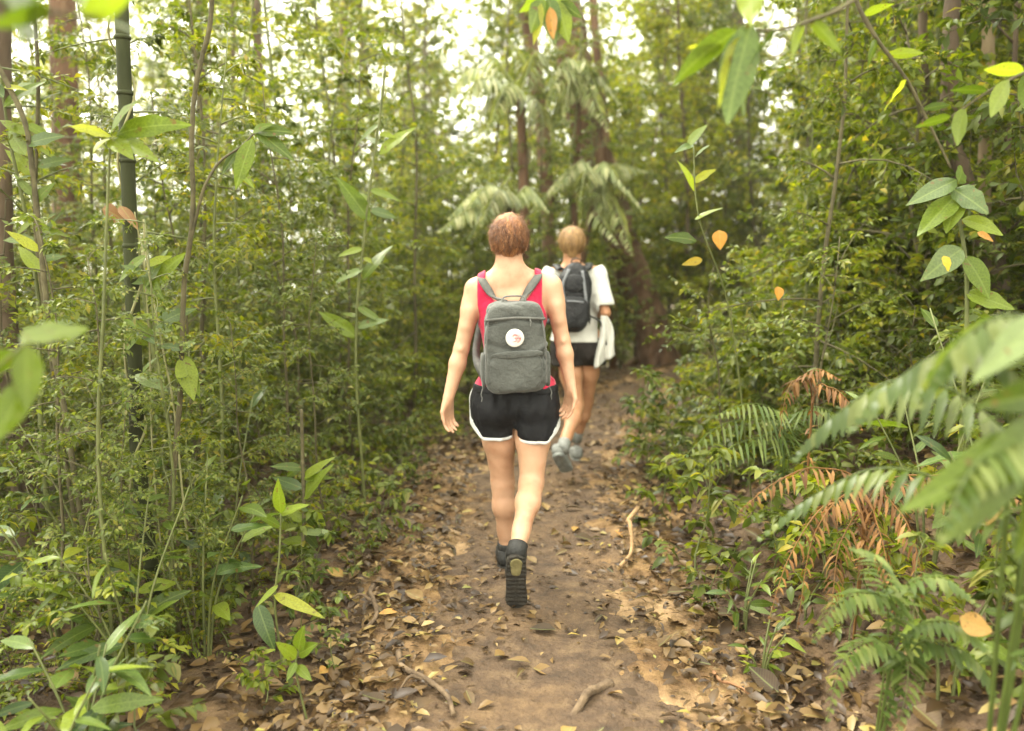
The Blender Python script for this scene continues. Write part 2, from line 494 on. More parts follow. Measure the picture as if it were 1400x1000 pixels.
def ground_mat(name, stops, scale, patch, patch_scale, worn=()):
    m, n, N, Lk = new_mat(name)
    to = N.new('ShaderNodeTexCoord')
    a = N.new('ShaderNodeTexNoise'); a.inputs['Scale'].default_value = scale; a.inputs['Detail'].default_value = 9; a.inputs['Roughness'].default_value = .68
    b = N.new('ShaderNodeTexNoise'); b.inputs['Scale'].default_value = patch_scale; b.inputs['Detail'].default_value = 4
    Lk.new(to.outputs['Object'], a.inputs['Vector']); Lk.new(to.outputs['Object'], b.inputs['Vector'])
    cr = ramp(N, stops); Lk.new(a.outputs['Fac'], cr.inputs['Fac'])
    pr_ = ramp(N, [(0.48, (0, 0, 0)), (0.66, (1, 1, 1))]); Lk.new(b.outputs['Fac'], pr_.inputs['Fac'])
    mxx = N.new('ShaderNodeMix'); mxx.data_type = 'RGBA'
    Lk.new(pr_.outputs['Color'], mxx.inputs['Factor'])
    Lk.new(cr.outputs['Color'], mxx.inputs['A'])
    c2 = ramp(N, [(0.35, patch[0]), (0.65, patch[1])]); Lk.new(a.outputs['Fac'], c2.inputs['Fac'])
    Lk.new(c2.outputs['Color'], mxx.inputs['B'])
    colr = mxx.outputs['Result']
    for (wx, wy, wr) in worn:              # worn pale soil
        vd = N.new('ShaderNodeVectorMath'); vd.operation = 'DISTANCE'; vd.inputs[1].default_value = (wx, wy, gzf(wx, wy))
        Lk.new(to.outputs['Object'], vd.inputs[0])
        ma = N.new('ShaderNodeMath'); ma.operation = 'MULTIPLY_ADD'; ma.inputs[1].default_value = 1.1
        Lk.new(a.outputs['Fac'], ma.inputs[0]); Lk.new(vd.outputs['Value'], ma.inputs[2])
        mw = N.new('ShaderNodeMapRange'); mw.inputs['From Min'].default_value = wr + .35; mw.inputs['From Max'].default_value = wr + .68
        mw.inputs['To Min'].default_value = .85; mw.inputs['To Max'].default_value = 0
        Lk.new(ma.outputs[0], mw.inputs['Value'])
        m3 = N.new('ShaderNodeMix'); m3.data_type = 'RGBA'
        Lk.new(mw.outputs['Result'], m3.inputs['Factor']); Lk.new(colr, m3.inputs['A']); Lk.new(c2.outputs['Color'], m3.inputs['B'])
        colr = m3.outputs['Result']
    p = N.new('ShaderNodeBsdfPrincipled')
    p.inputs['Roughness'].default_value = .8
    p.inputs['Specular IOR Level'].default_value = .3
    Lk.new(colr, p.inputs['Base Color'])
    h = N.new('ShaderNodeTexNoise'); h.inputs['Scale'].default_value = 40; h.inputs['Detail'].default_value = 8
    Lk.new(to.outputs['Object'], h.inputs['Vector'])
    bp = N.new('ShaderNodeBump'); bp.inputs['Strength'].default_value = .8; bp.inputs['Distance'].default_value = .03
    Lk.new(h.outputs['Fac'], bp.inputs['Height']); Lk.new(bp.outputs['Normal'], p.inputs['Normal'])
    o = N.new('ShaderNodeOutputMaterial'); Lk.new(p.outputs[0], o.inputs['Surface'])
    return m


M_FLOOR = ground_mat('forest_soil', [(0.3, (0.030, 0.019, 0.011)), (0.5, (0.07, 0.043, 0.024)), (0.7, (0.13, 0.085, 0.045))], 9, ((0.06, 0.035, 0.018), (0.14, 0.085, 0.04)), 1.5)
M_TRAIL = ground_mat('trail_soil', [(0.30, (0.030, 0.015, 0.007)), (0.5, (0.125, 0.070, 0.027)), (0.70, (0.24, 0.148, 0.060))], 7, ((0.15, 0.088, 0.040), (0.36, 0.24, 0.125)), 1.7, ((0.03, 2.62, .18), (0.30, 4.1, .10), (0.55, 6.6, .3)))


# ------------------------------------------------------------------ ground
def axis(lo, a, b, hi, fine, grow=1.12):
    c = list(np.arange(a, b, fine))
    s, v = fine, b
    while v < hi: c.append(v); s *= grow; v += s
    c.append(hi)
    s, v, l = fine, a, []
    while v > lo:
        s *= grow; v -= s; l.append(max(v, lo))
    return np.array(l[::-1] + c)


xs = axis(-160, -3.4, 4.2, 160, 0.05)
ys = axis(-40, 1.2, 11.0, 200, 0.05)
X, Y = np.meshgrid(xs, ys, indexing='ij')
V = np.stack([X, Y, gz(X, Y)], -1)
nx, ny = X.shape
ii = np.arange(nx - 1)[:, None] * ny + np.arange(ny - 1)[None]
Q = np.stack([ii, ii + ny, ii + ny + 1, ii + 1], -1).reshape(-1, 4)
ground = obj('forest_floor', np_mesh('forest_floor', V.reshape(-1, 3), Q, smooth=True), M_FLOOR)
setp(ground, kind='structure')

ty = np.concatenate([np.arange(-3, 1.2, .2), np.arange(1.2, 10, .04), np.arange(10, 22, .2)])
tu = np.linspace(-1.12, 1.12, 61)
YY, UU = np.meshgrid(ty, tu, indexing='ij')
WW = np.interp(YY, TY, TW) * (1 + 0.22 * vnoise(YY * 0 + np.sign(UU) * 5, YY, 1.5, 4) + .12 * vnoise(YY * 0 + np.sign(UU) * 5, YY, 5, 4))
XX = np.interp(YY, TY, TX) + UU * WW
lift = 0.012 - 0.06 * np.clip((np.abs(UU) - 0.86) / 0.26, 0, 1) ** 1.2
ZZ = gz(XX, YY) + lift + 0.022 * vnoise(XX, YY, 8, 11) + 0.012 * vnoise(XX, YY, 21, 12) - 0.03 * np.exp(-(UU / .5) ** 2)
k1, k2 = YY.shape
ii = np.arange(k1 - 1)[:, None] * k2 + np.arange(k2 - 1)[None]
Q = np.stack([ii, ii + 1, ii + k2 + 1, ii + k2], -1).reshape(-1, 4)
trail = obj('trail', np_mesh('trail', np.stack([XX, YY, ZZ], -1).reshape(-1, 3), Q, smooth=True), M_TRAIL)
setp(trail, kind='structure')


HAZE = 0.0009
hz = bpy.data.meshes.new('haze')
bmh = bmesh.new(); bmesh.ops.create_cube(bmh, size=1.0); bmh.to_mesh(hz); bmh.free()
hm_ = bpy.data.materials.new('haze_air'); hm_.use_nodes = True
hn = hm_.node_tree; hn.nodes.clear()
pv = hn.nodes.new('ShaderNodeVolumePrincipled')
pv.inputs['Color'].default_value = (0.97, 0.95, 0.80, 1)
pv.inputs['Density'].default_value = HAZE
pv.inputs['Anisotropy'].default_value = 0.25
ho = hn.nodes.new('ShaderNodeOutputMaterial')
hn.links.new(pv.outputs['Volume'], ho.inputs['Volume'])
zlo = float(V[..., 2].min()) - 1.0
hzo = obj('haze', hz, hm_)
hzo.scale = (330, 250, 34 - zlo); hzo.location = (0, 80, (34 + zlo) / 2)
setp(hzo, 'pale warm haze hanging in the forest air', 'haze', kind='stuff')


def tz(x, y):
    """walking height on the trail or the floor"""
    u = (x - np.interp(y, TY, TX)) / np.interp(y, TY, TW)
    on = np.clip((1.05 - np.abs(u)) / .2, 0, 1)
    return gz(x, y) + on * (0.012 - 0.03 * np.exp(-(u / .5) ** 2))


# ------------------------------------------------------------------ leaf litter
def litter(n, y0, y1, umin, umax, smin, smax):
    y = y0 + (y1 - y0) * rng.random(n) ** 1.5
    u = umin + (umax - umin) * rng.random(n)
    return np.interp(y, TY, TX) + u, y, smin + (smax - smin) * rng.random(n) ** 2


def litter_arrays(x, y, s):
    n = len(x)
    z = tz(x, y) + 0.012 + 0.02 * rng.random(n) + .012 * vnoise(x, y, 8, 11)
    a = rng.random(n) * 6.283
    D = np.stack([np.cos(a), np.sin(a), rng.normal(0, .22, n)], -1)
    U = np.stack([rng.normal(0, .35, n), rng.normal(0, .35, n), np.ones(n)], -1)
    return np.stack([x, y, z], -1), D, U, s, s * (0.32 + .25 * rng.random(n))


acc = Acc()
for args in ((15000, 1.6, 12, -1.0, 1.0, .018, .070), (9000, 1.6, 9, -2.6, -.45, .03, .10), (9000, 1.6, 9, .45, 3.4, .03, .11), (4000, 6, 18, -6, 6, .05, .12)):
    x, y, s = litter(*args)
    if args[3] == -1.0:      # the trodden middle keeps fewer leaves
        u = np.abs(x - np.interp(y, TY, TX))
        keep = rng.random(len(x)) < np.clip(.22 + u * .95 + 1.1 * vnoise(x, y, 1.6, 8), .08, 1)
        x, y, s = x[keep], y[keep], s[keep]
    p, D, U, L, W = litter_arrays(x, y, s)
    acc.leaves(p, D, U, L, W, droop=.12, fold=.35, hi=True)
setp(obj('leaf_litter', acc.mesh('leaf_litter'), M_LITTER), 'brown and tan fallen leaves lying over the soil beside the trail', 'leaf litter', kind='stuff')


def big_leaf(name, L, W, droop=.2, fold=.15, nl=9, nw=4, curl=0.0, base=.05, tipk=1.0, wave=0.0):
    """one broad leaf along +Y from the origin, with UVs and a short stalk end"""
    t = np.linspace(0, 1, nl)
    s = np.linspace(-1, 1, 2 * nw + 1)
    prof = np.sin(np.pi * np.clip(t, 0, 1) ** (.75 * tipk)) ** .85 * (1 - .25 * t)
    prof[0] = base; prof[-1] = .02
    prof = prof / prof.max()
    T, S = np.meshgrid(t, s, indexing='ij')
    PW = prof[:, None] * W / 2
    x = S * PW
    y = T * L * (1 - .12 * droop * T)
    z = fold * np.abs(x) - droop * L * T ** 2 + curl * L * np.sin(T * 3.1) * S + wave * W * np.sin(T * 17 + S * 2) * np.abs(S)
    V = np.stack([x, y, z], -1).reshape(-1, 3)
    c = len(s)
    ii = np.arange(nl - 1)[:, None] * c + np.arange(c - 1)[None]
    Q = np.stack([ii, ii + 1, ii + c + 1, ii + c], -1).reshape(-1, 4)
    me = np_mesh(name, V, Q, smooth=True)
    uvl = me.uv_layers.new(name='UVMap')
    vi = np.zeros(len(me.loops), np.int32); me.loops.foreach_get('vertex_index', vi)
    uv = np.stack([(S.ravel()[vi] * prof[(vi // c)] * .5 + .5), T.ravel()[vi]], -1)
    uvl.data.foreach_set('uv', uv.astype(np.float32).ravel())
    return me


def aim(o, p, d, up=(0, 0, 1), s=1.0, roll=0.0):
    """put an object modelled along +Y at p pointing along d"""
    d = Vector(d).normalized(); up = Vector(up)
    x = d.cross(up)
    if x.length < 1e-4: x = Vector((1, 0, 0))
    x.normalize(); z = x.cross(d)
    M = Matrix((x, d, z)).transposed().to_4x4()
    if roll: M = M @ Matrix.Rotation(roll, 4, 'Y')
    o.matrix_local = Matrix.Translation(p) @ M @ Matrix.Scale(s, 4)
    return o


fl = [big_leaf('fallen_leaf', .09, w_, dr, .5, 6, 2, cu) for w_, dr, cu in ((.036, .15, .05), (.046, .05, -.08), (.03, .25, .0), (.05, -.12, .06), (.04, .3, -.05))]
for me in fl: me.materials.append(M_LITTER_BIG)
for k in range(290):
    on = k < 140
    if on:
        x, y, s = [v[0] for v in litter(1, 1.9, 7, -.8, .8, .7, 1.35)]
    else:
        x, y, s = [v[0] for v in litter(1, 1.9, 5, *((-2.0, -.7) if k % 2 else (.7, 2.3)), .8, 1.7)]
    o = obj('fallen_leaf', fl[k % 5], None, trail if on else ground)
    a = rng.random() * 6.283
    aim(o, (x, y, float(tz(x, y)) + .03 + .012 * float(vnoise(x, y, 8, 11))), (math.cos(a), math.sin(a), rng.normal(0, .18)), (rng.normal(0, .3), rng.normal(0, .3), 1), s)


# ------------------------------------------------------------------ plant builders
def stem_path(H, wob, n=10, lean=(0, 0)):
    t = np.linspace(0, 1, n)
    a, b, c, d = rng.random(4) * 6.28
    x = lean[0] * t * H + wob * (np.sin(t * 5 + a) - np.sin(a)) + wob * .4 * (np.sin(t * 13 + b) - np.sin(b))
    y = lean[1] * t * H + wob * (np.sin(t * 4.3 + c) - np.sin(c)) + wob * .4 * (np.sin(t * 12 + d) - np.sin(d))
    return np.stack([x, y, t * H], -1)


def leafy_plant(name, H, r0, nb, h0, bl, ntw, nlf, Ll, Lw, wob=.05, elev=(.0, .6), droop=.18, spread=.55, flat=.5, hi=False, iso=.3, sag=.25):
    """woody stem with branches, twigs and many separate leaves -> (stem mesh, foliage mesh)"""
    st, lf = Acc(), Acc()
    sp = stem_path(H, wob)
    st.tube(sp, np.linspace(r0, r0 * .25, len(sp)), 6, .1)
    Pn, D, U, L, W = [], [], [], [], []
    for b in range(nb):
        f = h0 + (1 - h0) * (b + rng.random()) / nb
        base = np.array([np.interp(f, np.linspace(0, 1, len(sp)), sp[:, i]) for i in range(3)])
        az = b * 2.399 + rng.normal(0, .4)
        el = elev[0] + (elev[1] - elev[0]) * rng.random()
        bL = bl * (0.35 + .65 * rng.random()) * (1.15 - .75 * max(0, f - .25))
        d = np.array([math.cos(az) * math.cos(el), math.sin(az) * math.cos(el), math.sin(el)])
        t = np.linspace(0, 1, 6)[:, None]
        bp = base + d * bL * t + np.array([0, 0, -1]) * sag * bL * t ** 2 + rng.normal(0, .03 * bL, 3) * np.sin(t * 3.1)
        st.tube(bp, np.linspace(r0 * .35, r0 * .08, 6), 4)
        for k in range(ntw):
            g = .2 + .8 * (k + rng.random()) / ntw
            q = np.array([np.interp(g, t[:, 0], bp[:, i]) for i in range(3)])
            side = 1 if k % 2 else -1
            a2 = az + side * (.5 + .6 * rng.random())
            e2 = rng.normal(-.05, iso)
            d2 = np.array([math.cos(a2) * math.cos(e2), math.sin(a2) * math.cos(e2), math.sin(e2)])
            tl = bL * spread * (.4 + .6 * rng.random()) * (1.2 - .6 * g)
            if g > .92: d2 = nrm(d + np.array([0, 0, -.3]))
            q2 = q + d2 * tl + np.array([0, 0, -.12 * tl])
            st.tube(np.array([q, (q + q2) / 2 + [0, 0, .03 * tl], q2]), [r0 * .12, r0 * .09, r0 * .05], 3)
            for m in range(nlf):
                h = .08 + .92 * (m + rng.random() * .6) / nlf
                pp = q + (q2 - q) * h + [0, 0, .03 * tl * 4 * h * (1 - h)]
                a3 = a2 + (1 if m % 2 else -1) * (.75 + .35 * rng.random())
                if h > .93: a3 = a2
                e3 = rng.normal(-.25, .2 + iso * .6)
                Pn.append(pp)
                D.append([math.cos(a3) * math.cos(e3), math.sin(a3) * math.cos(e3), math.sin(e3)])
                U.append([rng.normal(0, flat), rng.normal(0, flat), 1])
                s = .55 + .6 * rng.random()
                L.append(Ll * s); W.append(Lw * s)
    lf.leaves(Pn, D, U, L, W, droop=droop, fold=.3, hi=hi)
    return st.mesh(name + '_stem', True), lf.mesh(name + '_foliage')


def proto(name, stem, fol, ms, ml, part='stem', leafname='foliage'):
    """first copy of a plant; kept far below the ground only until it is placed"""
    r = thing(name, None, None)
    a = obj(part, stem, ms, r)
    b = obj(leafname, fol, ml, r)
    b['kind'] = 'stuff'
    KIDS[r.name] = [a, b]
    r['fresh'] = 1
    return r


def place(pr, loc, rz, s, label, cat, group, tilt=(0, 0)):
    if pr.get('fresh'):
        del pr['fresh']
        pr.location = loc; pr.rotation_euler = (tilt[0], tilt[1], rz); pr.scale = (s,) * 3
        return setp(pr, label, cat, group)
    o = dup(pr, loc, rz, s, label, group, tilt)
    o['category'] = cat
    return o


def in_view(x, y, m=1.2):
    return abs(x) < .66 * y + m


# small-leaved saplings of the thicket
SAP = []
for i in range(6):
    H = 2.3 + .45 * i
    s, f = leafy_plant('sapling', H, .011 + .002 * i, 20 + 2 * i, .10, .62 + .05 * i, 7, 11, .064, .027, wob=.05, droop=.15, iso=.45, elev=(-.1, .8))
    SAP.append(proto('sapling', s, f, M_GSTEM if i % 2 else M_STEM, [M_GREY, M_MID, M_GREY, M_YEL, M_MID, M_GREY][i]))
# taller saplings with bigger leaves
TALL = []
for i in range(5):
    H = 5.0 + .9 * i
    s, f = leafy_plant('tall_sapling', H, .022 + .004 * i, 34, .16, 1.35, 7, 13, .095, .042, wob=.12, elev=(-.3, 1.1), iso=.7, flat=1.0)
    TALL.append(proto('tall_sapling', s, f, M_STEM if i % 2 else M_BARK, [M_YEL, M_MID, M_YEL, M_GREY, M_YEL][i]))
SHR = []
for i in range(6):
    H = .75 + .16 * i
    s, f = leafy_plant('shrub', H, .010, 15, .05, .55 + .05 * i, 6, 10, [.058, .10, .062, .12, .085, .052][i], [.025, .036, .019, .05, .034, .021][i], wob=.04, elev=(.0, 1.1), sag=.35, hi=(i in (1, 3, 4)))
    SHR.append(proto('shrub', s, f, M_STEM, [M_MID, M_GREY, M_DARK, M_MID, M_YEL, M_GREY][i]))
BUSH = []
for i in range(4):
    H = 2.4 + .5 * i
    s, f = leafy_plant('tall_bush', H, .022, 28, .05, 1.0, 7, 12, [.085, .070, .10, .075][i], [.038, .030, .042, .034][i], wob=.10, elev=(-.3, 1.1), sag=.4, iso=.6, flat=.9)
    BUSH.append(proto('tall_bush', s, f, M_STEM, [M_MID, M_YEL, M_DARK, M_MID][i]))
TREE = []
for i in range(5):
    H = 12 + 1.8 * i
    s, f = leafy_plant('forest_tree', H, .09 + .025 * i, 44, .12, 2.6, 9, 16, .17, .080, wob=.22, elev=(-.4, 1.2), spread=.55, iso=.9, flat=1.2)
    TREE.append(proto('forest_tree', s, f, [M_BARK, M_RBARK, M_BARK, M_STEM, M_BARK][i], [M_YEL, M_MID, M_YEL, M_YEL, M_GREY][i], 'trunk', 'crown'))
SEED = []
for i in range(4):
    s, f = leafy_plant('seedling', .28 + .08 * i, .004, 7, .1, .20, 3, 5, .06, .026, wob=.02, elev=(0, 1.0), hi=True)
    SEED.append(proto('seedling', s, f, M_GSTEM, [M_MID, M_YEL, M_GREY, M_DARK][i]))


LOOK = {}
for pl_, kind_, looks in ((SAP, 'sapling', ('greyish-leaved slender', 'green-leaved slender', 'grey-green feathery', 'yellow-green slender', 'green-leaved lanky', 'grey-green lanky')),
                          (TALL, 'sapling', ('yellowish thin-stemmed tall', 'mid-green tall', 'yellowish large tall', 'grey-green tall', 'yellowish tallest')),
                          (SHR, 'shrub', ('small-leaved green', 'broad-leaved greyish', 'dark narrow-leaved', 'large-leaved green', 'yellowish', 'fine-leaved greyish')),
                          (BUSH, 'bush', ('rounded green', 'yellowish small-leaved', 'dark large-leaved', 'tall mid-green')),
                          (TREE, 'tree', ('slender yellow-green', 'reddish-barked', 'brown-barked yellow-green', 'dark-stemmed', 'tallest grey-leaved')),
                          (SEED, 'seedling', ('green', 'yellowish', 'greyish', 'dark green'))):
    for pr_, lk in zip(pl_, looks): LOOK[pr_.name] = (lk, kind_)


def where(x, y):
    u = x - float(np.interp(y, TY, TX))
    side = 'left of the trail' if u < 0 else 'on the right bank'
    if y < 3.2: return 'in the foreground ' + side
    if y < 4.6: return side + ' level with the grey backpack'
    if y < 6.3: return side + ' level with the white shirt'
    if y < 8.5: return side + ' just ahead of the walkers'
    if y < 12: return ('far in, ' + side) if abs(u) > 2.2 else 'close to the bend of the trail, ' + ('left side' if u < 0 else 'right side')
    if y < 17: return 'past the bend, ' + ('to the left' if x < 0 else 'to the right')
    return 'in the bright distance ' + ('behind the left thicket' if x < -3 else 'behind the walkers' if x < 5 else 'behind the right bank')


def scatter(protos, n, yr, ur, smin=.8, smax=1.2, mind=.35, keep=None, pw=1.0, tilt=.06):
    done, tries, pts = 0, 0, []
    while done < n and tries < n * 40:
        tries += 1
        y = yr[0] + (yr[1] - yr[0]) * rng.random() ** pw
        u = ur[0] + (ur[1] - ur[0]) * rng.random()
        x = float(np.interp(y, TY, TX)) + u
        if not in_view(x, y): continue
        if keep is not None and not keep(x, y): continue
        if protos is not SEED and 6.5 < y < 12.6 and 590 < 700 + 1100 * x / y < 950 and not (y > 8.5 and len(protos) == 6): continue
        if any((x - a) ** 2 + (y - b) ** 2 < mind * mind for a, b in pts): continue
        pts.append((x, y))
        pr = protos[int(rng.integers(len(protos)))]
        lk, kd = LOOK[pr.name]
        wh = where(x, y)
        s = smin + (smax - smin) * rng.random()
        place(pr, (x, y, gzf(x, y) - .02), rng.random() * 6.28, s, lk + ' ' + kd + ' ' + wh, kd, lk + ' ' + kd + ('es ' if kd == 'bush' else 's ') + wh,
              (rng.normal(0, tilt), rng.normal(0, tilt)))
        done += 1


scatter(SAP, 140, (3.8, 11.5), (-6.0, -1.15), .6, 1.15, mind=.33, keep=lambda x, y: x < -1.35 or (y > 5 and x < -1.1) or y > 7)
scatter([SHR[0], SHR[2], SHR[5]], 60, (3.4, 11), (-6.0, -1.25), .6, 1.1, mind=.38)
scatter([SHR[0], SHR[2], SHR[5]], 18, (2.3, 3.6), (-2.9, -1.6), .4, .75, mind=.28)
scatter(TALL, 56, (9.5, 27), (-17, -1.0), mind=.85)
scatter(BUSH, 30, (9, 26), (-16, -1.6), .6, .95, mind=.9)
scatter(SHR, 100, (2.7, 11), (1.0, 6.5), .65, 1.15, mind=.36, keep=lambda x, y: (y > 4.1 or x > 2.0) and (y < 5 or x - np.interp(y, TY, TX) > 1.35))
scatter(SAP, 50, (3.6, 11), (1.5, 6.5), .6, 1.0, mind=.45)
scatter(BUSH, 50, (4.0, 13), (2.2, 9), .8, 1.15, mind=.6)
scatter(TALL, 36, (4.6, 14), (2.3, 9), .6, 1.0, mind=.9)
scatter(BUSH, 40, (9.5, 22), (-3.5, 6), .7, 1.1, mind=.65, keep=lambda x, y: abs(x - np.interp(y, TY, TX)) > 1.5)
scatter(TALL, 60, (10, 26), (-4, 14), mind=.8, keep=lambda x, y: abs(x - np.interp(y, TY, TX)) > 1.3 or y > 12.5)
scatter(TALL, 26, (12.8, 22), (-12, 8), mind=.7, keep=lambda x, y: 560 < 700 + 1100 * x / y < 1000)
scatter(TREE, 36, (18, 48), (-34, 22), .75, 1.2, mind=1.9, tilt=.03)
scatter(SEED, 75, (2.2, 8), (-1.6, -.76), .5, 1.05, mind=.14)
scatter(SEED, 150, (2.4, 9), (.74, 2.4), .7, 1.5, mind=.12)
# the far wood: one mass of leaves beyond the last trees, thinner to the upper left
n_ = 110000
fy = 34 + 30 * rng.random(n_); fx = (rng.random(n_) * 1.5 - .75) * fy; fz = -6 + 28 * rng.random(n_)
den = .80 + 1.3 * vnoise(fx * 1.0 + fz * .3, fz + fy * .2, .22, 40) + .7 * vnoise(fx, fz, .6, 41) - .45 * np.exp(-((fx / fy + .37) / .12) ** 2 - ((fz / fy - .12) / .12) ** 2)
kp_ = rng.random(n_) < den
fx, fy, fz = fx[kp_], fy[kp_], fz[kp_]
n_ = len(fx)
acc = Acc()
acc.leaves(np.stack([fx, fy, fz], -1), rng.normal(0, 1, (n_, 3)), rng.normal(0, 1, (n_, 3)) + [0, 0, .8], .28 + .3 * rng.random(n_), .14 + .14 * rng.random(n_))
setp(obj('far_wood', acc.mesh('far_wood'), M_YEL), 'far wood of bright leaves closing the view', 'wood', kind='stuff')
for pr in SAP + TALL + SHR + BUSH + TREE + SEED:
    if pr.get('fresh'):
        for c in KIDS[pr.name]: bpy.data.objects.remove(c)
        bpy.data.objects.remove(pr)
# ------------------------------------------------------------------ people
class Field:
    """signed distance volume made of tapered limbs that blend into one another; meshed with surface nets"""
    def __init__(self, lo, hi, h):
        self.h = h
        self.ax = [np.arange(lo[i], hi[i] + h, h) for i in range(3)]
        self.D = np.full([len(a) for a in self.ax], 1.0, np.float32)

    def block(self, lo, hi):
        sl = []
        for i in range(3):
            a = int(np.clip(np.searchsorted(self.ax[i], lo[i]), 0, len(self.ax[i])))
            b = int(np.clip(np.searchsorted(self.ax[i], hi[i]), 0, len(self.ax[i])))
            sl.append(slice(a, max(b, a)))
        g = np.meshgrid(*[self.ax[i][sl[i]] for i in range(3)], indexing='ij')
        return tuple(sl), g

    def cap(self, a, b, ra, rb, k=.02, flat=None, op='u'):
        a = np.array(tuple(a), float); b = np.array(tuple(b), float)
        m = max(ra, rb) * 1.35 + 2 * k + .02
        sl, g = self.block(np.minimum(a, b) - m, np.maximum(a, b) + m)
        if g[0].size == 0: return self
        p = np.stack(g, -1) - a
        ab = b - a
        t = np.clip((p @ ab) / max(ab @ ab, 1e-9), 0, 1)
        q = p - t[..., None] * ab
        if flat is not None:
            for v, f in (flat if isinstance(flat, list) else [flat]):
                v = nrm(np.array(tuple(v), float))
                q = q + (q @ v)[..., None] * v * (1 / f - 1)
        d = np.linalg.norm(q, axis=-1) - (ra + (rb - ra) * t)
        D = self.D[sl]
        if op == 'u':
            h = np.clip(.5 + .5 * (D - d) / k, 0, 1)
            self.D[sl] = D * (1 - h) + d * h - k * h * (1 - h)
        else:
            h = np.clip(.5 - .5 * (D + d) / k, 0, 1)
            self.D[sl] = D * (1 - h) - d * h + k * h * (1 - h)
        return self

    def grid(self):
        return np.meshgrid(*self.ax, indexing='ij')

    def mesh(self, name, origin, keep=None, inflate=0.0):
        """surface of D - inflate, limited to where keep <= 0 (a field on the same grid)"""
        D = self.D - inflate
        if keep is not None: D = np.maximum(D, keep)
        h = self.h
        S = D < 0
        c = [(i, j, k) for i in (0, 1) for j in (0, 1) for k in (0, 1)]
        n = np.array(D.shape) - 1
        cnt = sum(S[i:i + n[0], j:j + n[1], k:k + n[2]].astype(np.int8) for i, j, k in c)
        act = np.argwhere((cnt > 0) & (cnt < 8))
        vals = {q: D[act[:, 0] + q[0], act[:, 1] + q[1], act[:, 2] + q[2]] for q in c}
        acc = np.zeros((len(act), 3)); num = np.zeros(len(act))
        for p in c:
            for axn in range(3):
                if p[axn]: continue
                q = list(p); q[axn] = 1; q = tuple(q)
                va, vb = vals[p], vals[q]
                cr = (va < 0) != (vb < 0)
                t = np.where(cr, va / np.where(cr, va - vb, 1), 0)
                pt = np.zeros((len(act), 3)) + np.array(p, float)
                pt[:, axn] += t
                acc += pt * cr[:, None]; num += cr
        V = (act + acc / num[:, None]) * h + np.array([a[0] for a in self.ax])
        idx = np.full(n, -1, np.int32); idx[act[:, 0], act[:, 1], act[:, 2]] = np.arange(len(act))
        Q = []
        for axn in range(3):
            o1, o2 = (axn + 1) % 3, (axn + 2) % 3
            sa = [slice(1, n[i]) for i in range(3)]; sb = list(sa)
            sa[axn] = slice(0, n[axn]); sb[axn] = slice(1, n[axn] + 1)
            A, B = S[tuple(sa)], S[tuple(sb)]
            for flip, E in ((0, A & ~B), (1, B & ~A)):
                e = np.argwhere(E)
                if len(e) == 0: continue
                off = np.array([0 if i == axn else 1 for i in range(3)])
                e = e + off
                def cell(d1, d2):
                    r = e.copy(); r[:, o1] -= d1; r[:, o2] -= d2
                    return idx[r[:, 0], r[:, 1], r[:, 2]]
                quad = np.stack([cell(1, 1), cell(0, 1), cell(0, 0), cell(1, 0)], -1)
                Q.append(quad if not flip else quad[:, ::-1])
        Q = np.concatenate(Q)
        Q = Q[(Q >= 0).all(1)]
        # light smoothing along the quads' edges
        for _ in range(2):
            sacc = np.zeros_like(V); nn = np.zeros(len(V))
            for i in range(4):
                a, b = Q[:, i], Q[:, (i + 1) % 4]
                np.add.at(sacc, a, V[b]); np.add.at(nn, a, 1)
                np.add.at(sacc, b, V[a]); np.add.at(nn, b, 1)
            V = V * .5 + .5 * sacc / np.maximum(nn, 1)[:, None]
        return np_mesh(name, V - np.array(tuple(origin)), Q, smooth=True)


def hand(F, wr, d, nrm_palm, side, curl=.5, size=1.0):
    """palm, four unequal bent fingers and a thumb; side=+1 puts the thumb towards side vector"""
    d = Vector(d).normalized(); n = Vector(nrm_palm); n = (n - d * n.dot(d)).normalized()
    s = d.cross(n) * side          # towards the thumb
    w = Vector(wr)
    F.cap(w, w + d * .03 * size, .023, .026, .012, (n, .75))
    for o in (-.027, -.009, .009, .027):
        F.cap(w + d * .02 * size + s * o * .6, w + d * .082 * size + s * o, .016, .0125, .010, (n, .85))
    for o, L, c in ((.028, .070, .9), (.0095, .080, 1.0), (-.0095, .074, 1.1), (-.028, .058, 1.25)):
        p = w + d * .082 * size + s * o
        a = curl * c * .55
        e = d.copy()
        for j, (fr, r0, r1) in enumerate(((.45, .0094, .0088), (.32, .0088, .0082), (.23, .0080, .0070))):
            e = (d * math.cos(a) + n * math.sin(a) + s * o * 1.2).normalized()
            q = p + e * L * fr * size
            F.cap(p, q, r0, r1, .003)
            p = q; a += curl * .62
    b = w + d * .022 * size + s * .022
    e = (d * .75 + s * .65 + n * .25).normalized()
    q = b + e * .042 * size
    F.cap(b, q, .014, .0115, .010)
    e2 = (d * .95 + s * .18 + n * .35).normalized()
    q2 = q + e2 * .030 * size
    F.cap(q, q2, .0108, .0095, .004)
    F.cap(q2, q2 + (e2 + n * .25).normalized() * .022 * size, .0095, .0075, .003)


BACK = Vector((0, 1, 0))


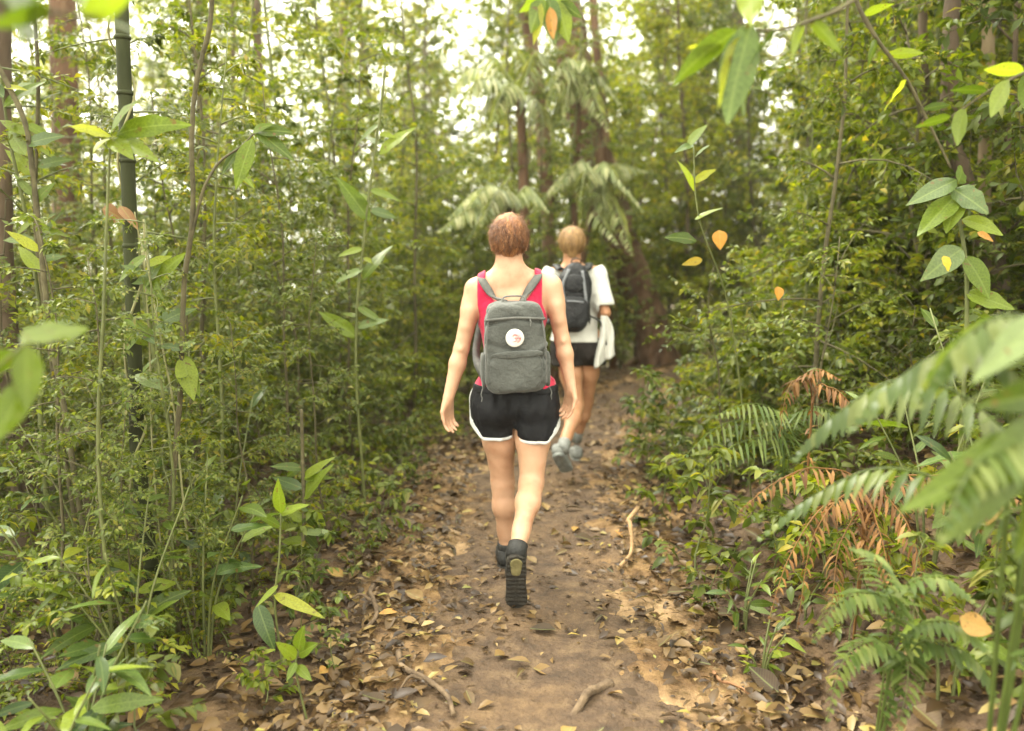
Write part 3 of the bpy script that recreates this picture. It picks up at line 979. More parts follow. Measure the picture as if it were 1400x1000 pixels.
def torso(F, J, wide=1.0, g=0.0):
    f = (BACK, .74)
    hl, hr, ps = J['hipL'], J['hipR'], J['pelvis']
    F.cap(hl + Vector((.012, 0, .05)), hr + Vector((-.012, 0, .05)), .108 + g, .108 + g, .03, (BACK, .86))
    F.cap(ps + Vector((0, 0, .03)), J['waist'], .135 + g, .118 * wide + g, .05, f)
    F.cap(J['waist'], J['chest'], .118 * wide + g, .140 * wide + g, .05, f)
    F.cap(J['chest'], J['neck'] + Vector((0, .01, -.085)), .140 * wide + g, .088 + g, .05, f)
    for sh, sx in ((J['shL'], -1), (J['shR'], 1)):
        F.cap(J['chest'] + Vector((sx * .045, 0, .06)), sh + Vector((-sx * .03, 0, -.035)), .085 + g, .052 + g, .05, (BACK, .8))
        F.cap(J['neck'] + Vector((sx * .022, .0, -.035)), sh + Vector((-sx * .02, 0, .004)), .046 + g, .046 + g, .06)
    for h in (hl, hr):
        F.cap(h + Vector((0, -.045, .0)), h + Vector((0, -.035, .05)), .088 + g, .08 + g, .035)


def bust(F, J, g=0.0):
    for sx in (-1, 1):
        F.cap(J['chest'] + Vector((sx * .072, .07, .03)), J['chest'] + Vector((sx * .075, .095, .015)), .055 + g, .045 + g, .04)


def limbs(F, J, arm=1.0):
    for s in 'LR':
        sh, el, wr = J['sh' + s], J['el' + s], J['wr' + s]
        sx = -1 if s == 'L' else 1
        F.cap(sh, sh + (el - sh) * .35, .052 * arm, .046 * arm, .03)
        F.cap(sh + (el - sh) * .25, el, .046 * arm, .036 * arm, .02)
        F.cap(el, el + (wr - el) * .3, .037 * arm, .039 * arm, .015)
        F.cap(el + Vector((0, -.030, .004)), el + Vector((0, -.036, .0)), .012, .010, .012)
        F.cap(sh + (el - sh) * .35 + Vector((0, -.026, 0)), sh + (el - sh) * .62 + Vector((0, -.024, 0)), .026, .022, .02)
        F.cap(el + (wr - el) * .3, wr, .039 * arm, .0245, .02, (BACK, .9))
        hd = J['hand' + s]
        hand(F, wr, hd[0], hd[1], hd[2], hd[3])
        hp, kn, an = J['hip' + s], J['knee' + s], J['ank' + s]
        F.cap(hp, hp + (kn - hp) * .45, .088, .076, .03)
        F.cap(hp + (kn - hp) * .45, kn, .076, .053, .03)
        sh_ = an - kn
        bk = Vector((0, -1, 0)); bk = (bk - sh_ * (bk.dot(sh_) / sh_.length_squared)).normalized()
        F.cap(kn + bk * -.006, kn + sh_ * .12, .053, .049, .02)
        F.cap(kn + sh_ * .08 + bk * .004, kn + sh_ * .36 + bk * .014, .047, .050, .03)
        lat = sh_.cross(bk).normalized()
        for q in (-1, 1):
            F.cap(kn + sh_ * .14 + bk * .018 + lat * q * .018, kn + sh_ * .38 + bk * .030 + lat * q * .020, .022, .027, .022)
        F.cap(kn + sh_ * .34 + bk * .015, kn + sh_ * .78 + bk * .004, .050, .036, .03)
        F.cap(kn + sh_ * .7, an, .037, .034, .02)
        F.cap(kn - bk * .028, kn - bk * .028 + sh_ * .08, .032, .028, .03)


def head(F, J, fwd):
    hc, nk = J['head'], J['neck']
    fwd = Vector(fwd).normalized()
    side = fwd.cross(Vector((0, 0, 1))).normalized()
    F.cap(nk + Vector((0, .01, -.05)), hc + Vector((0, .0, -.07)) - fwd * .012, .066, .060, .03)
    F.cap(hc + fwd * -.025 + Vector((0, 0, .018)), hc + fwd * .025 + Vector((0, 0, .025)), .079, .077, .03, (side, .92))
    F.cap(hc + fwd * .03 + Vector((0, 0, -.02)), hc + fwd * .055 + Vector((0, 0, -.085)), .066, .034, .03, (side, .95))
    F.cap(hc + fwd * .095 + Vector((0, 0, .0)), hc + fwd * .118 + Vector((0, 0, -.034)), .011, .016, .012)       # nose
    F.cap(hc + fwd * .09 + side * .02 + Vector((0, 0, -.058)), hc + fwd * .09 - side * .02 + Vector((0, 0, -.058)), .010, .010, .008)  # lips
    for s in (-1, 1):
        F.cap(hc + fwd * .098 + side * s * .031 + Vector((0, 0, .006)), hc + fwd * .104 + side * s * .031 + Vector((0, 0, .006)), .013, .013, .010, op='s')
        e = hc + side * s * .074 + Vector((0, 0, -.018)) - fwd * .006
        F.cap(e + Vector((0, 0, .022)) + side * s * .006, e - Vector((0, 0, .018)), .018, .012, .008, (side, .5))   # ear


def eyes(parent, J, fwd, org):
    fwd = Vector(fwd).normalized(); side = fwd.cross(Vector((0, 0, 1))).normalized()
    for s in (-1, 1):
        c = J['head'] + fwd * .090 + side * s * .031 + Vector((0, 0, .006))
        F = Field(c - Vector((.018,) * 3), c + Vector((.018,) * 3), .002)
        F.cap(c, c + Vector((0, 0, .0001)), .0115, .0115, .001)
        obj('eye', F.mesh('eye', org), M_EYE, parent)


def hair_strands(a, hc, fwd, crown, rad, n, keep, length, w, lift=.006, mess=.25, down=1.0, r2=None):
    """thin tapered locks that leave the crown and follow the skull"""
    V, T, k = [], [], 0
    fwd = Vector(fwd).normalized()
    side = fwd.cross(Vector((0, 0, 1))).normalized()
    B = Matrix((side, fwd, Vector((0, 0, 1)))).transposed()
    i = 0
    while i < n:
        d = Vector(rng.normal(0, 1, 3)).normalized()
        if not keep(d): continue
        i += 1
        L = length * (.6 + .7 * rng.random()); pos = d.copy()
        c = Vector(crown).normalized()
        flow = (d - c * .999); flow -= d * flow.dot(d)
        flow = flow.normalized() if flow.length > 1e-3 else Vector((1, 0, 0))
        flow = (flow * (1 - .4 * down) + Vector((0, 0, -1)) * down * .8 + Vector(rng.normal(0, mess, 3))).normalized()
        pts = []
        for s in range(5):
            q = Vector([pos[j] * rad[j] for j in range(3)])
            pts.append(hc + B @ (q * (1 + lift * (1 + 1.5 * s * rng.random() * mess) / .1)))
            fl_ = flow - pos * flow.dot(pos)
            pos = (pos + fl_ * L / 4 / .1).normalized()
        wd = (B @ d.cross(flow)).normalized() * w * (.6 + .8 * rng.random())
        for s, p in enumerate(pts):
            ww = wd * (1 - .2 * s)
            V += [p - ww, p + ww]
        for s in range(4):
            o = k + s * 2
            T += [[o, o + 1, o + 3], [o, o + 3, o + 2]]
        k += 10
    a.add(np.array([tuple(v) for v in V]), None, T)


def shoe(parent, heel, toe, upv, org, mats, L=.27, name='shoe', patch=True, chunky=1.0):
    """shoe modelled heel at origin, toe along +Y, then set at heel->toe"""
    F = Field((-.07, -.05, -.03), (.07, .33, .17), .0045)
    w = .043 * chunky
    F.cap((0, .035, .045), (0, .12, .045), w * .92, w * .95, .02, (Vector((0, 0, 1)), .95))
    F.cap((0, .12, .04), (.004, L - .055, .032), w, w * 1.02, .02, (Vector((0, 0, 1)), .72))
    F.cap((0, .04, .05), (0, .048, .085), w * .86, w * .92, .03)
    F.cap((0, .05, .085), (0, .16, .045), .03, .028, .02)
    Xg, Yg, Zg = F.grid()
    up = F.mesh('shoe_upper', (0, 0, 0), keep=np.maximum(.012 - Zg, Zg - .088))
    G = Field((-.08, -.05, -.04), (.08, .34, .06), .0045)
    G.cap((0, .035, .006), (0, .11, .006), w * .98, w * .90, .01)
    G.cap((0, .11, .006), (.005, L - .05, .006), w * .90, w * 1.12, .02)
    Xg, Yg, Zg = G.grid()
    tread = .0035 * (np.sin(Yg * 260) > .2) * (np.abs(Xg) > .006)
    so = G.mesh('shoe_sole', (0, 0, 0), keep=np.maximum(-.006 - tread - Zg, Zg - .016))
    h = Vector(heel); y = (Vector(toe) - h).normalized(); u = Vector(upv); x = y.cross(u).normalized(); z = x.cross(y)
    M = Matrix.Translation(h - Vector(org)) @ Matrix((x, y, z)).transposed().to_4x4()
    o = obj(name, up, mats[0], parent); o.matrix_local = M
    obj('sole', so, mats[1], o)
    if patch:
        H = Field((-.05, -.02, -.03), (.05, .14, .02), .004)
        H.cap((0, .036, -.006), (0, .085, -.006), w * .62, w * .5, .01)
        Xg, Yg, Zg = H.grid()
        obj('heel_pad', H.mesh('heel_pad', (0, 0, 0), keep=np.maximum(-.012 - Zg, Zg + .004)), mats[2], o)
    lc = Acc()
    for j in range(4):
        yy, zz = .085 + .022 * j, .112 - .014 * j
        lc.tube([(-.024, yy, zz - .012), (0, yy + .004, zz), (.024, yy, zz - .012)], .0028, 5)
    obj('laces', lc.mesh('laces', True), mats[3], o)
    return o


def soft_box(name, sx, sy, sz, n=26, p=5.0, wr=.006, taper=0.0, sag=0.0, seed=0, crease=None, round_top=0.0):
    """fabric bag: rounded box with wrinkles"""
    V, Q, k = [], [], 0
    g = np.linspace(-1, 1, n)
    A, B = np.meshgrid(g, g, indexing='ij')
    one = np.ones_like(A)
    for a in range(3):
        for s in (-1, 1):
            c = [None] * 3
            c[a] = one * s; c[(a + 1) % 3] = A; c[(a + 2) % 3] = B
            V.append(np.stack(c, -1).reshape(-1, 3))
            ii = np.arange(n - 1)[:, None] * n + np.arange(n - 1)[None]
            q = np.stack([ii, ii + n, ii + n + 1, ii + 1], -1).reshape(-1, 4)
            if s < 0: q = q[:, ::-1]
            Q.append(q + k); k += n * n
    V = np.concatenate(V); Q = np.concatenate(Q)
    r = (np.abs(V) ** p).sum(1) ** (1 / p)
    N = V / r[:, None]
    t = (N[:, 2] + 1) / 2
    W = 1 - taper * t
    if round_top: W = W * np.where(t > .55, np.sqrt(np.maximum(0.05, 1 - ((t - .55) / .47) ** 2 * round_top)), 1)
    out = N * np.array([sx, sy, sz]) / 2
    out[:, 0] *= W
    out[:, 1] *= (1 - .35 * t * (taper + .15) + sag * (1 - t))
    wv = vnoise(out[:, 0] * 1 + out[:, 1] * 2, out[:, 2], 14, seed) + .6 * vnoise(out[:, 0] + out[:, 2], out[:, 1] + out[:, 2] * .6, 31, seed + 1) + .3 * vnoise(out[:, 0] - out[:, 2], out[:, 1], 60, seed + 2)
    if crease is not None: wv = wv + crease(out)
    out = out + nrm(N) * (wv * wr)[:, None]
    me = np_mesh(name, out, Q, smooth=True)
    bm = bmesh.new(); bm.from_mesh(me)
    bmesh.ops.remove_doubles(bm, verts=bm.verts, dist=.0004)
    bm.to_mesh(me); bm.free()
    me.polygons.foreach_set('use_smooth', np.ones(len(me.polygons), bool))
    return me


def ribbon(a, pts, wdir, width, th=.003, n=20):
    """flat strap with thickness along a path; wdir = direction of its width (one vector or one per point)"""
    p = smooth_path(pts, n)
    wd = np.asarray([tuple(x) for x in wdir], float) if np.ndim(wdir[0]) or isinstance(wdir[0], Vector) else np.asarray([tuple(wdir)], float)
    if len(wd) > 1:
        tt = np.linspace(0, 1, len(wd)); wd = np.stack([np.interp(np.linspace(0, 1, n), tt, wd[:, i]) for i in range(3)], -1)
    tan = nrm(np.gradient(p, axis=0))
    wd = nrm(wd - (wd * tan).sum(-1, keepdims=True) * tan)
    no = np.cross(tan, wd)
    h = width / 2
    V = np.stack([p - wd * h - no * th, p + wd * h - no * th, p + wd * h + no * th, p - wd * h + no * th], 1).reshape(-1, 3)
    i = np.arange(n - 1)[:, None] * 4; j = np.arange(4)[None]; j2 = (j + 1) % 4
    Q = np.concatenate([np.stack([i + j, i + j2, i + 4 + j2, i + 4 + j], -1).reshape(-1, 4), [[0, 3, 2, 1]], [[4 * n - 4, 4 * n - 3, 4 * n - 2, 4 * n - 1]]])
    a.add(V, Q)


M_SKIN = surf_mat('skin', [(0.3, (0.33, 0.165, 0.095)), (0.5, (0.43, 0.245, 0.150)), (0.75, (0.48, 0.285, 0.185))], 9, 0.5, 0.06, 220, sss=.12, spec=.4)
M_SKIN2 = surf_mat('skin_tanned', [(0.3, (0.33, 0.155, 0.08)), (0.7, (0.42, 0.22, 0.12))], 18, 0.5, 0.06, 220, sss=.12, spec=.4)
M_EYE = surf_mat('eye', [(0.4, (0.75, 0.72, 0.68)), (0.6, (0.8, 0.78, 0.74))], 3, 0.2, 0)
M_HAIR = surf_mat('hair_auburn', [(0.3, (0.060, 0.021, 0.008)), (0.5, (0.15, 0.058, 0.020)), (0.72, (0.30, 0.135, 0.048))], 42, 0.5, 0.5, 120, island=.6, spec=.4, stretch=(1, 1, .3))
M_HAIR2 = surf_mat('hair_blond', [(0.3, (0.16, 0.085, 0.030)), (0.55, (0.29, 0.165, 0.062)), (0.75, (0.45, 0.29, 0.125))], 42, 0.5, 0.5, 120, island=.5, spec=.4, stretch=(1, 1, .25))
M_RED = surf_mat('crimson_jersey', [(0.3, (0.38, 0.004, 0.035)), (0.7, (0.50, 0.008, 0.055))], 14, 0.8, 0.25, 60, sheen=.2)
M_BLACK = surf_mat('black_shorts_cloth', [(0.3, (0.005, 0.005, 0.006)), (0.7, (0.011, 0.011, 0.013))], 14, 0.7, 0.35, 28, spec=.2)
M_BROWNC = surf_mat('dark_brown_cloth', [(0.3, (0.009, 0.007, 0.006)), (0.7, (0.018, 0.013, 0.011))], 14, 0.85, 0.35, 28)
M_WHITE = surf_mat('white_cloth', [(0.3, (0.44, 0.43, 0.39)), (0.7, (0.56, 0.55, 0.50))], 9, 0.85, 0.4, 16, sheen=.2)
M_TRIM = surf_mat('white_trim', [(0.3, (0.50, 0.50, 0.49)), (0.7, (0.60, 0.60, 0.59))], 20, 0.7, 0.1)
M_GREYC = surf_mat('grey_canvas', [(0.3, (0.048, 0.050, 0.045)), (0.6, (0.072, 0.075, 0.068)), (0.8, (0.100, 0.104, 0.094))], 9, 0.85, 0.35, 90, sheen=.15)
M_GREYD = surf_mat('grey_webbing', [(0.3, (0.07, 0.07, 0.065)), (0.7, (0.12, 0.12, 0.11))], 30, 0.8, 0.3, 200)
M_PACKB = surf_mat('black_nylon', [(0.3, (0.006, 0.0065, 0.008)), (0.7, (0.014, 0.0145, 0.017))], 14, 0.55, 0.35, 60, spec=.35)
M_PACKG = surf_mat('grey_nylon', [(0.3, (0.10, 0.105, 0.115)), (0.7, (0.18, 0.185, 0.20))], 14, 0.5, 0.2, 80, spec=.5)
M_BADGE = surf_mat('badge_white', [(0.3, (0.46, 0.44, 0.40)), (0.7, (0.53, 0.51, 0.47))], 30, 0.5, 0.05)
M_PINK = surf_mat('badge_pink', [(0.3, (0.70, 0.20, 0.22)), (0.7, (0.78, 0.32, 0.32))], 30, 0.5, 0.05)
M_SHOEB = surf_mat('black_shoe', [(0.3, (0.010, 0.010, 0.010)), (0.7, (0.028, 0.027, 0.025))], 25, 0.6, 0.3, 120)
M_SOLE = surf_mat('black_rubber', [(0.3, (0.012, 0.011, 0.010)), (0.7, (0.040, 0.034, 0.026))], 20, 0.75, 0.4, 80)
M_PAD = surf_mat('olive_heel_rubber', [(0.3, (0.10, 0.085, 0.035)), (0.7, (0.21, 0.18, 0.08))], 25, 0.75, 0.3, 90)
M_SHOEG = surf_mat('grey_shoe', [(0.3, (0.13, 0.135, 0.125)), (0.7, (0.24, 0.245, 0.23))], 25, 0.7, 0.2, 120)
M_SOLEG = surf_mat('grey_rubber', [(0.3, (0.11, 0.12, 0.11)), (0.7, (0.26, 0.27, 0.25))], 20, 0.75, 0.3, 80)
M_LACE = surf_mat('lace', [(0.3, (0.06, 0.06, 0.055)), (0.7, (0.14, 0.14, 0.13))], 50, 0.8, 0.1)

# ---- person in the crimson top
Y1 = 3.60
J = dict(head=P(696, 330, 3.61), neck=P(697, 366, 3.60), chest=P(700, 432, 3.61), waist=P(703, 500, 3.61), pelvis=P(704, 545, 3.60),
         shL=P(650, 396, 3.60), shR=P(754, 392, 3.62), elL=P(631, 477, 3.57), wrL=P(613, 545, 3.52), elR=P(769, 466, 3.59), wrR=P(780, 527, 3.54),
         hipL=P(679, 553, 3.61), hipR=P(730, 553, 3.59), kneeL=P(687, 655, 3.72), ankL=P(692, 748, 3.80), kneeR=P(727, 658, 3.54), ankR=P(707, 752, 3.24))
J['handL'] = (Vector((-.05, .06, -1)), Vector((.75, -.55, .1)), 1, .6)
J['handR'] = (Vector((-.04, .06, -1)), Vector((-.75, -.55, .1)), -1, .6)
org = Vector((J['pelvis'].x, 3.56, 0)); org.z = float(tz(org.x, org.y))
p1 = thing('person', 'person in a crimson tank top and black shorts walking away up the trail', 'person', org)
FW = (0.03, 1, -.02)
h = .0055
F = Field((-.46, 3.05, .02), (.42, 4.0, 1.78), h)
torso(F, J, .95); bust(F, J)
head(F, J, FW)
limbs(F, J, .92)
obj('body', F.mesh('person_body', org), M_SKIN, p1)
eyes(p1, J, FW, org)
# hair: cap and locks
hc = J['head'] + Vector((0, -.008, .022))
F = Field(hc - Vector((.14, .16, .17)), hc + Vector((.14, .16, .14)), .004)
F.cap(hc + Vector((0, -.020, .002)), hc + Vector((0, .022, .006)), .084, .082, .02, (Vector((1, 0, 0)), .93))
F.cap(hc + Vector((-.0, -.040, -.045)), hc + Vector((0, -.040, -.085)), .055, .035, .03, (Vector((0, 1, 0)), .8))
F.cap(hc + Vector((.012, -.055, .040)), hc + Vector((.0, -.04, .045)), .038, .05, .03)
Xg, Yg, Zg = F.grid()
kp = np.maximum(np.maximum(Yg - (hc.y + .055) - .5 * np.maximum(0, Zg - hc.z - .02), (hc.z - .020 - Zg) - 0.75 * np.maximum(0, hc.y + .01 - Yg) * 1.3), -1)
nz_ = .005 * vnoise(Xg * 1.0 + Yg, Zg * .35 + Yg * .3, 90, 3) + .012 * vnoise(Xg + Yg * .6, Zg * .7 - Yg * .5, 34, 8)
F.D += nz_.astype(np.float32)
a = Acc()
hm = F.mesh('hair_cap', org, keep=kp)
hair = obj('hair', hm, M_HAIR, p1)
hair_strands(a, hc - org, FW, (0, -.35, .9), (.076, .101, .086), 3600, lambda d: (d.y < .25 or d.z > .35) and d.z > -.78 + .5 * (d.y + .3), .06, .0016, lift=.0065, mess=.65, down=.7)
hair_strands(a, hc - org, FW, (0, -.35, .9), (.078, .104, .089), 160, lambda d: (d.y < .25 or d.z > .35) and d.z > -.9 + .5 * (d.y + .3), .085, .0006, lift=.010, mess=.9, down=.6)
s_ = obj('hair_locks', a.mesh('hair_locks'), M_HAIR, hair); s_['kind'] = 'stuff'
# tank top
F = Field((-.30, 3.40, .75), (.28, 3.86, 1.52), h)
torso(F, J, .95, .004); bust(F, J, .004)
Xg, Yg, Zg = F.grid()
ax_ = np.abs(Xg - J['neck'].x)
zt = J['shL'].z
neckl = np.where(ax_ < .108, zt - .045 + 1.3 * np.maximum(0, ax_ - .070), zt + .2)
arm_ = np.maximum(0, ax_ - (.118 + .9 * np.maximum(0, (zt - .13) - Zg) + .30 * np.maximum(0, zt - .05 - Zg)))
kp = np.maximum(np.maximum(Zg - neckl, (ax_ - (.143 + .45 * np.maximum(0, zt - .06 - Zg)))), (J['pelvis'].z + .056) - Zg)
F.D += (.009 * vnoise(Xg * .6 + Yg, Zg * 1.6 + Xg * .9, 15, 5) + .006 * vnoise(Xg * .8 + Yg, Zg * 2 - Xg, 32, 6)).astype(np.float32)
obj('tank_top', F.mesh('tank_top', org, keep=kp, inflate=.007), M_RED, p1)
# shorts
F = Field((-.34, 3.30, .50), (.34, 3.92, 1.05), h)
torso(F, J, 1.0, .006)
for s in 'LR':
    hp, kn = J['hip' + s], J['knee' + s]
    sx = -1 if s == 'L' else 1
    F.cap(hp + Vector((sx * .012, 0, -.01)), hp + (kn - hp) * .30 + Vector((sx * .015, -.008, 0)), .102, .106, .03)
Xg, Yg, Zg = F.grid()
F.D += (.013 * vnoise(Xg * 2 + Yg, Zg * .6 + Xg * .5, 15, 15) + .007 * vnoise(Xg * 2 - Yg, Zg * .8 - Xg, 34, 16)).astype(np.float32)
cx = J['pelvis'].x
lz = P(704, 603, 3.55).z + .020 * np.cos((np.abs(Xg - cx) - .10) * 14) * 0
ox = np.abs(Xg - cx)
hem = lz + 1.1 * np.maximum(0, ox - .145) + .35 * np.maximum(0, .035 - ox)
top = J['pelvis'].z + .065
crotch = np.where(Zg < J['hipL'].z - .10, .010 - ox, -1)
kp = np.maximum(np.maximum(hem + .016 - Zg, Zg - top), crotch)
sh = obj('shorts', F.mesh('shorts', org, keep=kp, inflate=.004), M_BLACK, p1)
kt = np.maximum(np.maximum(hem - Zg, Zg - (hem + .017 + .03 * np.clip((ox - .14) / .05, 0, 1))), crotch)
obj('hem_trim', F.mesh('hem_trim', org, keep=kt, inflate=.0055), M_TRIM, sh)
kt = np.maximum(np.maximum(hem - Zg, Zg - top), np.abs(Yg - (J['pelvis'].y)) - .011)
for sx in (-1, 1):
    obj('side_stripe', F.mesh('side_stripe', org, keep=np.maximum(kt, .14 - sx * (Xg - cx)), inflate=.0058), M_TRIM, sh)
wb = Field((-.34, 3.30, .80), (.34, 3.92, 1.10), h); torso(wb, J, 1.0, .006)
Xg, Yg, Zg = wb.grid()
obj('waistband', wb.mesh('waistband', org, keep=np.maximum(top - .028 - Zg, Zg - top - .006), inflate=.009), M_BLACK, sh)
# socks and shoes
for s in 'LR':
    a = Acc()
    an, kn = J['ank' + s], J['knee' + s]
    d = (an - kn).normalized()
    a.tube([an - d * .030 - org, an - d * .026 - org, an - d * .0 - org, an + d * .04 - org], [.037, .0425, .0425, .040], 18)
    obj('sock', a.mesh('sock', True), M_SHOEB, p1)
gl = float(tz(J['ankL'].x, 3.9))
an = J['ankL']
shoe(p1, Vector((an.x, an.y - .05, gl + .015)), Vector((an.x - .02, an.y + .25, gl + .012)), (0, 0, 1), org, (M_SHOEB, M_SOLE, M_PAD, M_LACE))
toe = P(704, 838, 3.31); heel = P(706, 760, 3.19)
d = (J['ankR'] - J['kneeR'])
shoe(p1, heel, toe, (0, .72, .55), org, (M_SHOEB, M_SOLE, M_PAD, M_LACE), L=.30)

# ---- grey backpack (hangs from the shoulders)
bc = P(704, 474, 3.40)
bp = thing('backpack', 'grey square canvas backpack with a round white badge', 'backpack', bc)
bp.rotation_euler = (R(4), R(-1.5), R(3))
def crz(o):
    e = np.exp(-((o[:, 2] + .045 - .45 * (o[:, 0])) / .010) ** 2) * (o[:, 1] < -.03) * (o[:, 0] > -.03)
    e2 = np.exp(-((o[:, 2] - .135 + .25 * np.abs(o[:, 0])) / .007) ** 2) * (o[:, 1] < 0)
    e3 = np.exp(-((o[:, 2] + .01 + .3 * o[:, 0]) / .012) ** 2) * (o[:, 1] < -.03)
    return 1.3 * e - 1.8 * e2 - 1.0 * e3
obj('pack_body', soft_box('pack_body', .278, .14, .385, 40, 5.5, .009, .13, .12, 4, crz), M_GREYC, bp)
fp = obj('front_pocket', soft_box('front_pocket', .225, .05, .175, 26, 3.4, .009, .03, .1, 9), M_GREYC, bp, (.0, -.058, -.095))
fl_ = obj('pocket_flap', soft_box('pocket_flap', .215, .016, .030, 20, 2.6, .007, 0, 0, 12), M_GREYC, bp, (.0, -.078, -.020))
fl_.rotation_euler = (R(8), R(-2), 0)
tp = obj('top_lid', soft_box('top_lid', .240, .138, .060, 26, 3.0, .009, .10, 0, 14), M_GREYC, bp, (0, .008, .162))
zp = Acc(); ribbon(zp, [(-.118, -.02, .12), (-.115, -.066, .126), (0, -.073, .134), (.115, -.066, .126), (.118, -.02, .12)], (0, 0, 1), .010, .003)
obj('zip', zp.mesh('zip'), M_GREYD, bp)
for sx in (-1, 1):
    sp_ = obj('side_pocket', soft_box('side_pocket', .022, .085, .15, 14, 4, .004, 0, 0, 20 + sx), M_GREYC, bp, (sx * .137, .0, -.10))
for sx in (-1, 1):
    pp_ = Acc(); pp_.tube(smooth_path([(sx * .112, -.062, .12), (sx * .120, -.078, .05), (sx * .126, -.082, -.06), (sx * .124, -.078, -.15)], 24), .0032, 6)
    obj('piping', pp_.mesh('piping', True), M_GREYD, bp)
    we = Acc(); ribbon(we, [(sx * .138, -.01, -.165), (sx * .150, -.03, -.195), (sx * .147, -.042, -.212), (sx * .150, -.046, -.226)], (0, 1, 0), .016, .0015)
    obj('webbing_end', we.mesh('webbing_end', True), M_GREYD, bp)
pu = Acc(); pu.tube(smooth_path([(.060, -.074, .128), (.064, -.084, .115), (.062, -.086, .098)], 8), [.003, .0022, .0034, .0034, .0022, .003, .0034, .003], 6)
obj('zip_pull', pu.mesh('zip_pull', True), M_GREYD, bp)
hd_ = Acc(); ribbon(hd_, [(-.05, -.0, .182), (-.048, .012, .200), (-.03, .020, .212), (.03, .020, .212), (.048, .012, .200), (.05, 0, .182)], (0, 1, 0), .024, .0025, 26)
obj('handle', hd_.mesh('handle', True), M_GREYD, bp)
bd = Acc(); bd.tube([(0, 0, 0), (0, -.0035, 0), (0, -.0045, 0)], [.0385, .0385, .034], 36)
bo = obj('badge', bd.mesh('badge'), M_BADGE, bp, (-.004, -.0835, .052))
em = Acc()
sw = smooth_path([(.010, -.0055, -.018), (.020, -.0055, -.004), (.014, -.0055, .012), (.000, -.0055, .017), (-.010, -.0055, .008)], 28)
em.tube(sw, np.interp(np.linspace(0, 1, 28), [0, .35, .7, 1], [.002, .0065, .006, .0015]), 6)
sw = smooth_path([(-.004, -.0055, .000), (.006, -.0055, .002), (.004, -.0055, -.010), (-.008, -.0055, -.014)], 20)
em.tube(sw, np.interp(np.linspace(0, 1, 20), [0, .4, 1], [.002, .0048, .0015]), 6)
obj('badge_emblem', em.mesh('badge_emblem', True), M_PINK, bo)
bpM = Matrix.Translation(bc) @ bp.rotation_euler.to_matrix().to_4x4(); bpI = bpM.inverted()
for s, sx in (('L', -1), ('R', 1)):
    a = Acc()
    shp = J['sh' + s]
    pts = [Vector(bc) + Vector((sx * .028, .045, .185)), Vector((J['neck'].x + sx * .068, 3.505, shp.z - .030)), Vector((J['neck'].x + sx * .122, 3.545, shp.z + .044)), Vector((J['neck'].x + sx * .125, 3.63, shp.z + .046)),
           Vector((J['neck'].x + sx * .12, 3.72, shp.z - .05)), Vector((J['neck'].x + sx * .135, 3.74, shp.z - .16)), Vector((J['neck'].x + sx * .155, 3.66, shp.z - .30)), Vector((bc.x + sx * .14, 3.46, bc.z - .15))]
    ribbon(a, [bpI @ q for q in pts], [(1, 0, sx * .6), (1, 0, sx * .8), (1, 0, 0), (1, 0, 0), (1, 0, 0), (1, 0, 0), (.5, .5, 0), (0, 0, 1)], .034, .004, 44)
    obj('shoulder_strap', a.mesh('shoulder_strap', True), M_GREYD, bp)

# ---- person in the white shirt
J2 = dict(head=P(782, 334, 5.62), neck=P(783, 363, 5.60), chest=P(787, 402, 5.62), waist=P(789, 444, 5.62), pelvis=P(790, 472, 5.60),
          shL=P(754, 377, 5.60), shR=P(816, 375, 5.60), elL=P(743, 428, 5.50), wrL=P(760, 418, 5.74), elR=P(828, 428, 5.48), wrR=P(813, 428, 5.72),
          hipL=P(775, 478, 5.60), hipR=P(806, 478, 5.60), kneeL=P(788, 556, 5.52), ankL=P(770, 611, 5.20), kneeR=P(801, 548, 5.74), ankR=P(789, 597, 5.86))
J2['handL'] = (Vector((.25, .6, .5)), Vector((.8, -.3, .1)), -1, .9)
J2['handR'] = (Vector((-.25, .6, .5)), Vector((-.8, -.3, .1)), 1, .9)
org2 = Vector((J2['pelvis'].x, 5.58, 0)); org2.z = float(tz(org2.x, org2.y))
p2 = thing('person', 'person in a white short sleeved shirt and dark shorts walking further ahead', 'person', org2)
FW2 = (-.05, 1, 0)
F = Field((-.02, 4.95, .02), (.80, 6.1, 1.78), h)
torso(F, J2, 1.0); bust(F, J2)
head(F, J2, FW2)
limbs(F, J2, .92)
obj('body', F.mesh('person_body', org2), M_SKIN2, p2)
eyes(p2, J2, FW2, org2)
hc = J2['head'] + Vector((0, -.008, .022))
F = Field(hc - Vector((.14, .16, .19)), hc + Vector((.14, .16, .14)), .004)
F.cap(hc + Vector((0, -.022, .004)), hc + Vector((0, .022, .008)), .088, .086, .02, (Vector((1, 0, 0)), .95))
F.cap(hc + Vector((0, -.045, -.04)), hc + Vector((0, -.045, -.085)), .060, .040, .03)
Xg, Yg, Zg = F.grid()
kp = np.maximum(Yg - (hc.y + .055) - .5 * np.maximum(0, Zg - hc.z - .02), (hc.z - .03 - Zg) - 1.0 * np.maximum(0, hc.y + .02 - Yg))
F.D += (.004 * vnoise(Xg + Yg, Zg * .3, 90, 13) + .010 * vnoise(Xg + Yg * .6, Zg * .4 - Yg * .3, 34, 18)).astype(np.float32)
hair2 = obj('hair', F.mesh('hair_cap', org2, keep=kp), M_HAIR2, p2)
a = Acc()
hair_strands(a, hc - org2, FW2, (0, -.2, .95), (.084, .111, .095), 3000, lambda d: (d.y < .25 or d.z > .35) and d.z > -.8 + .5 * (d.y + .3), .085, .0016, lift=.007, mess=.3, down=.9)
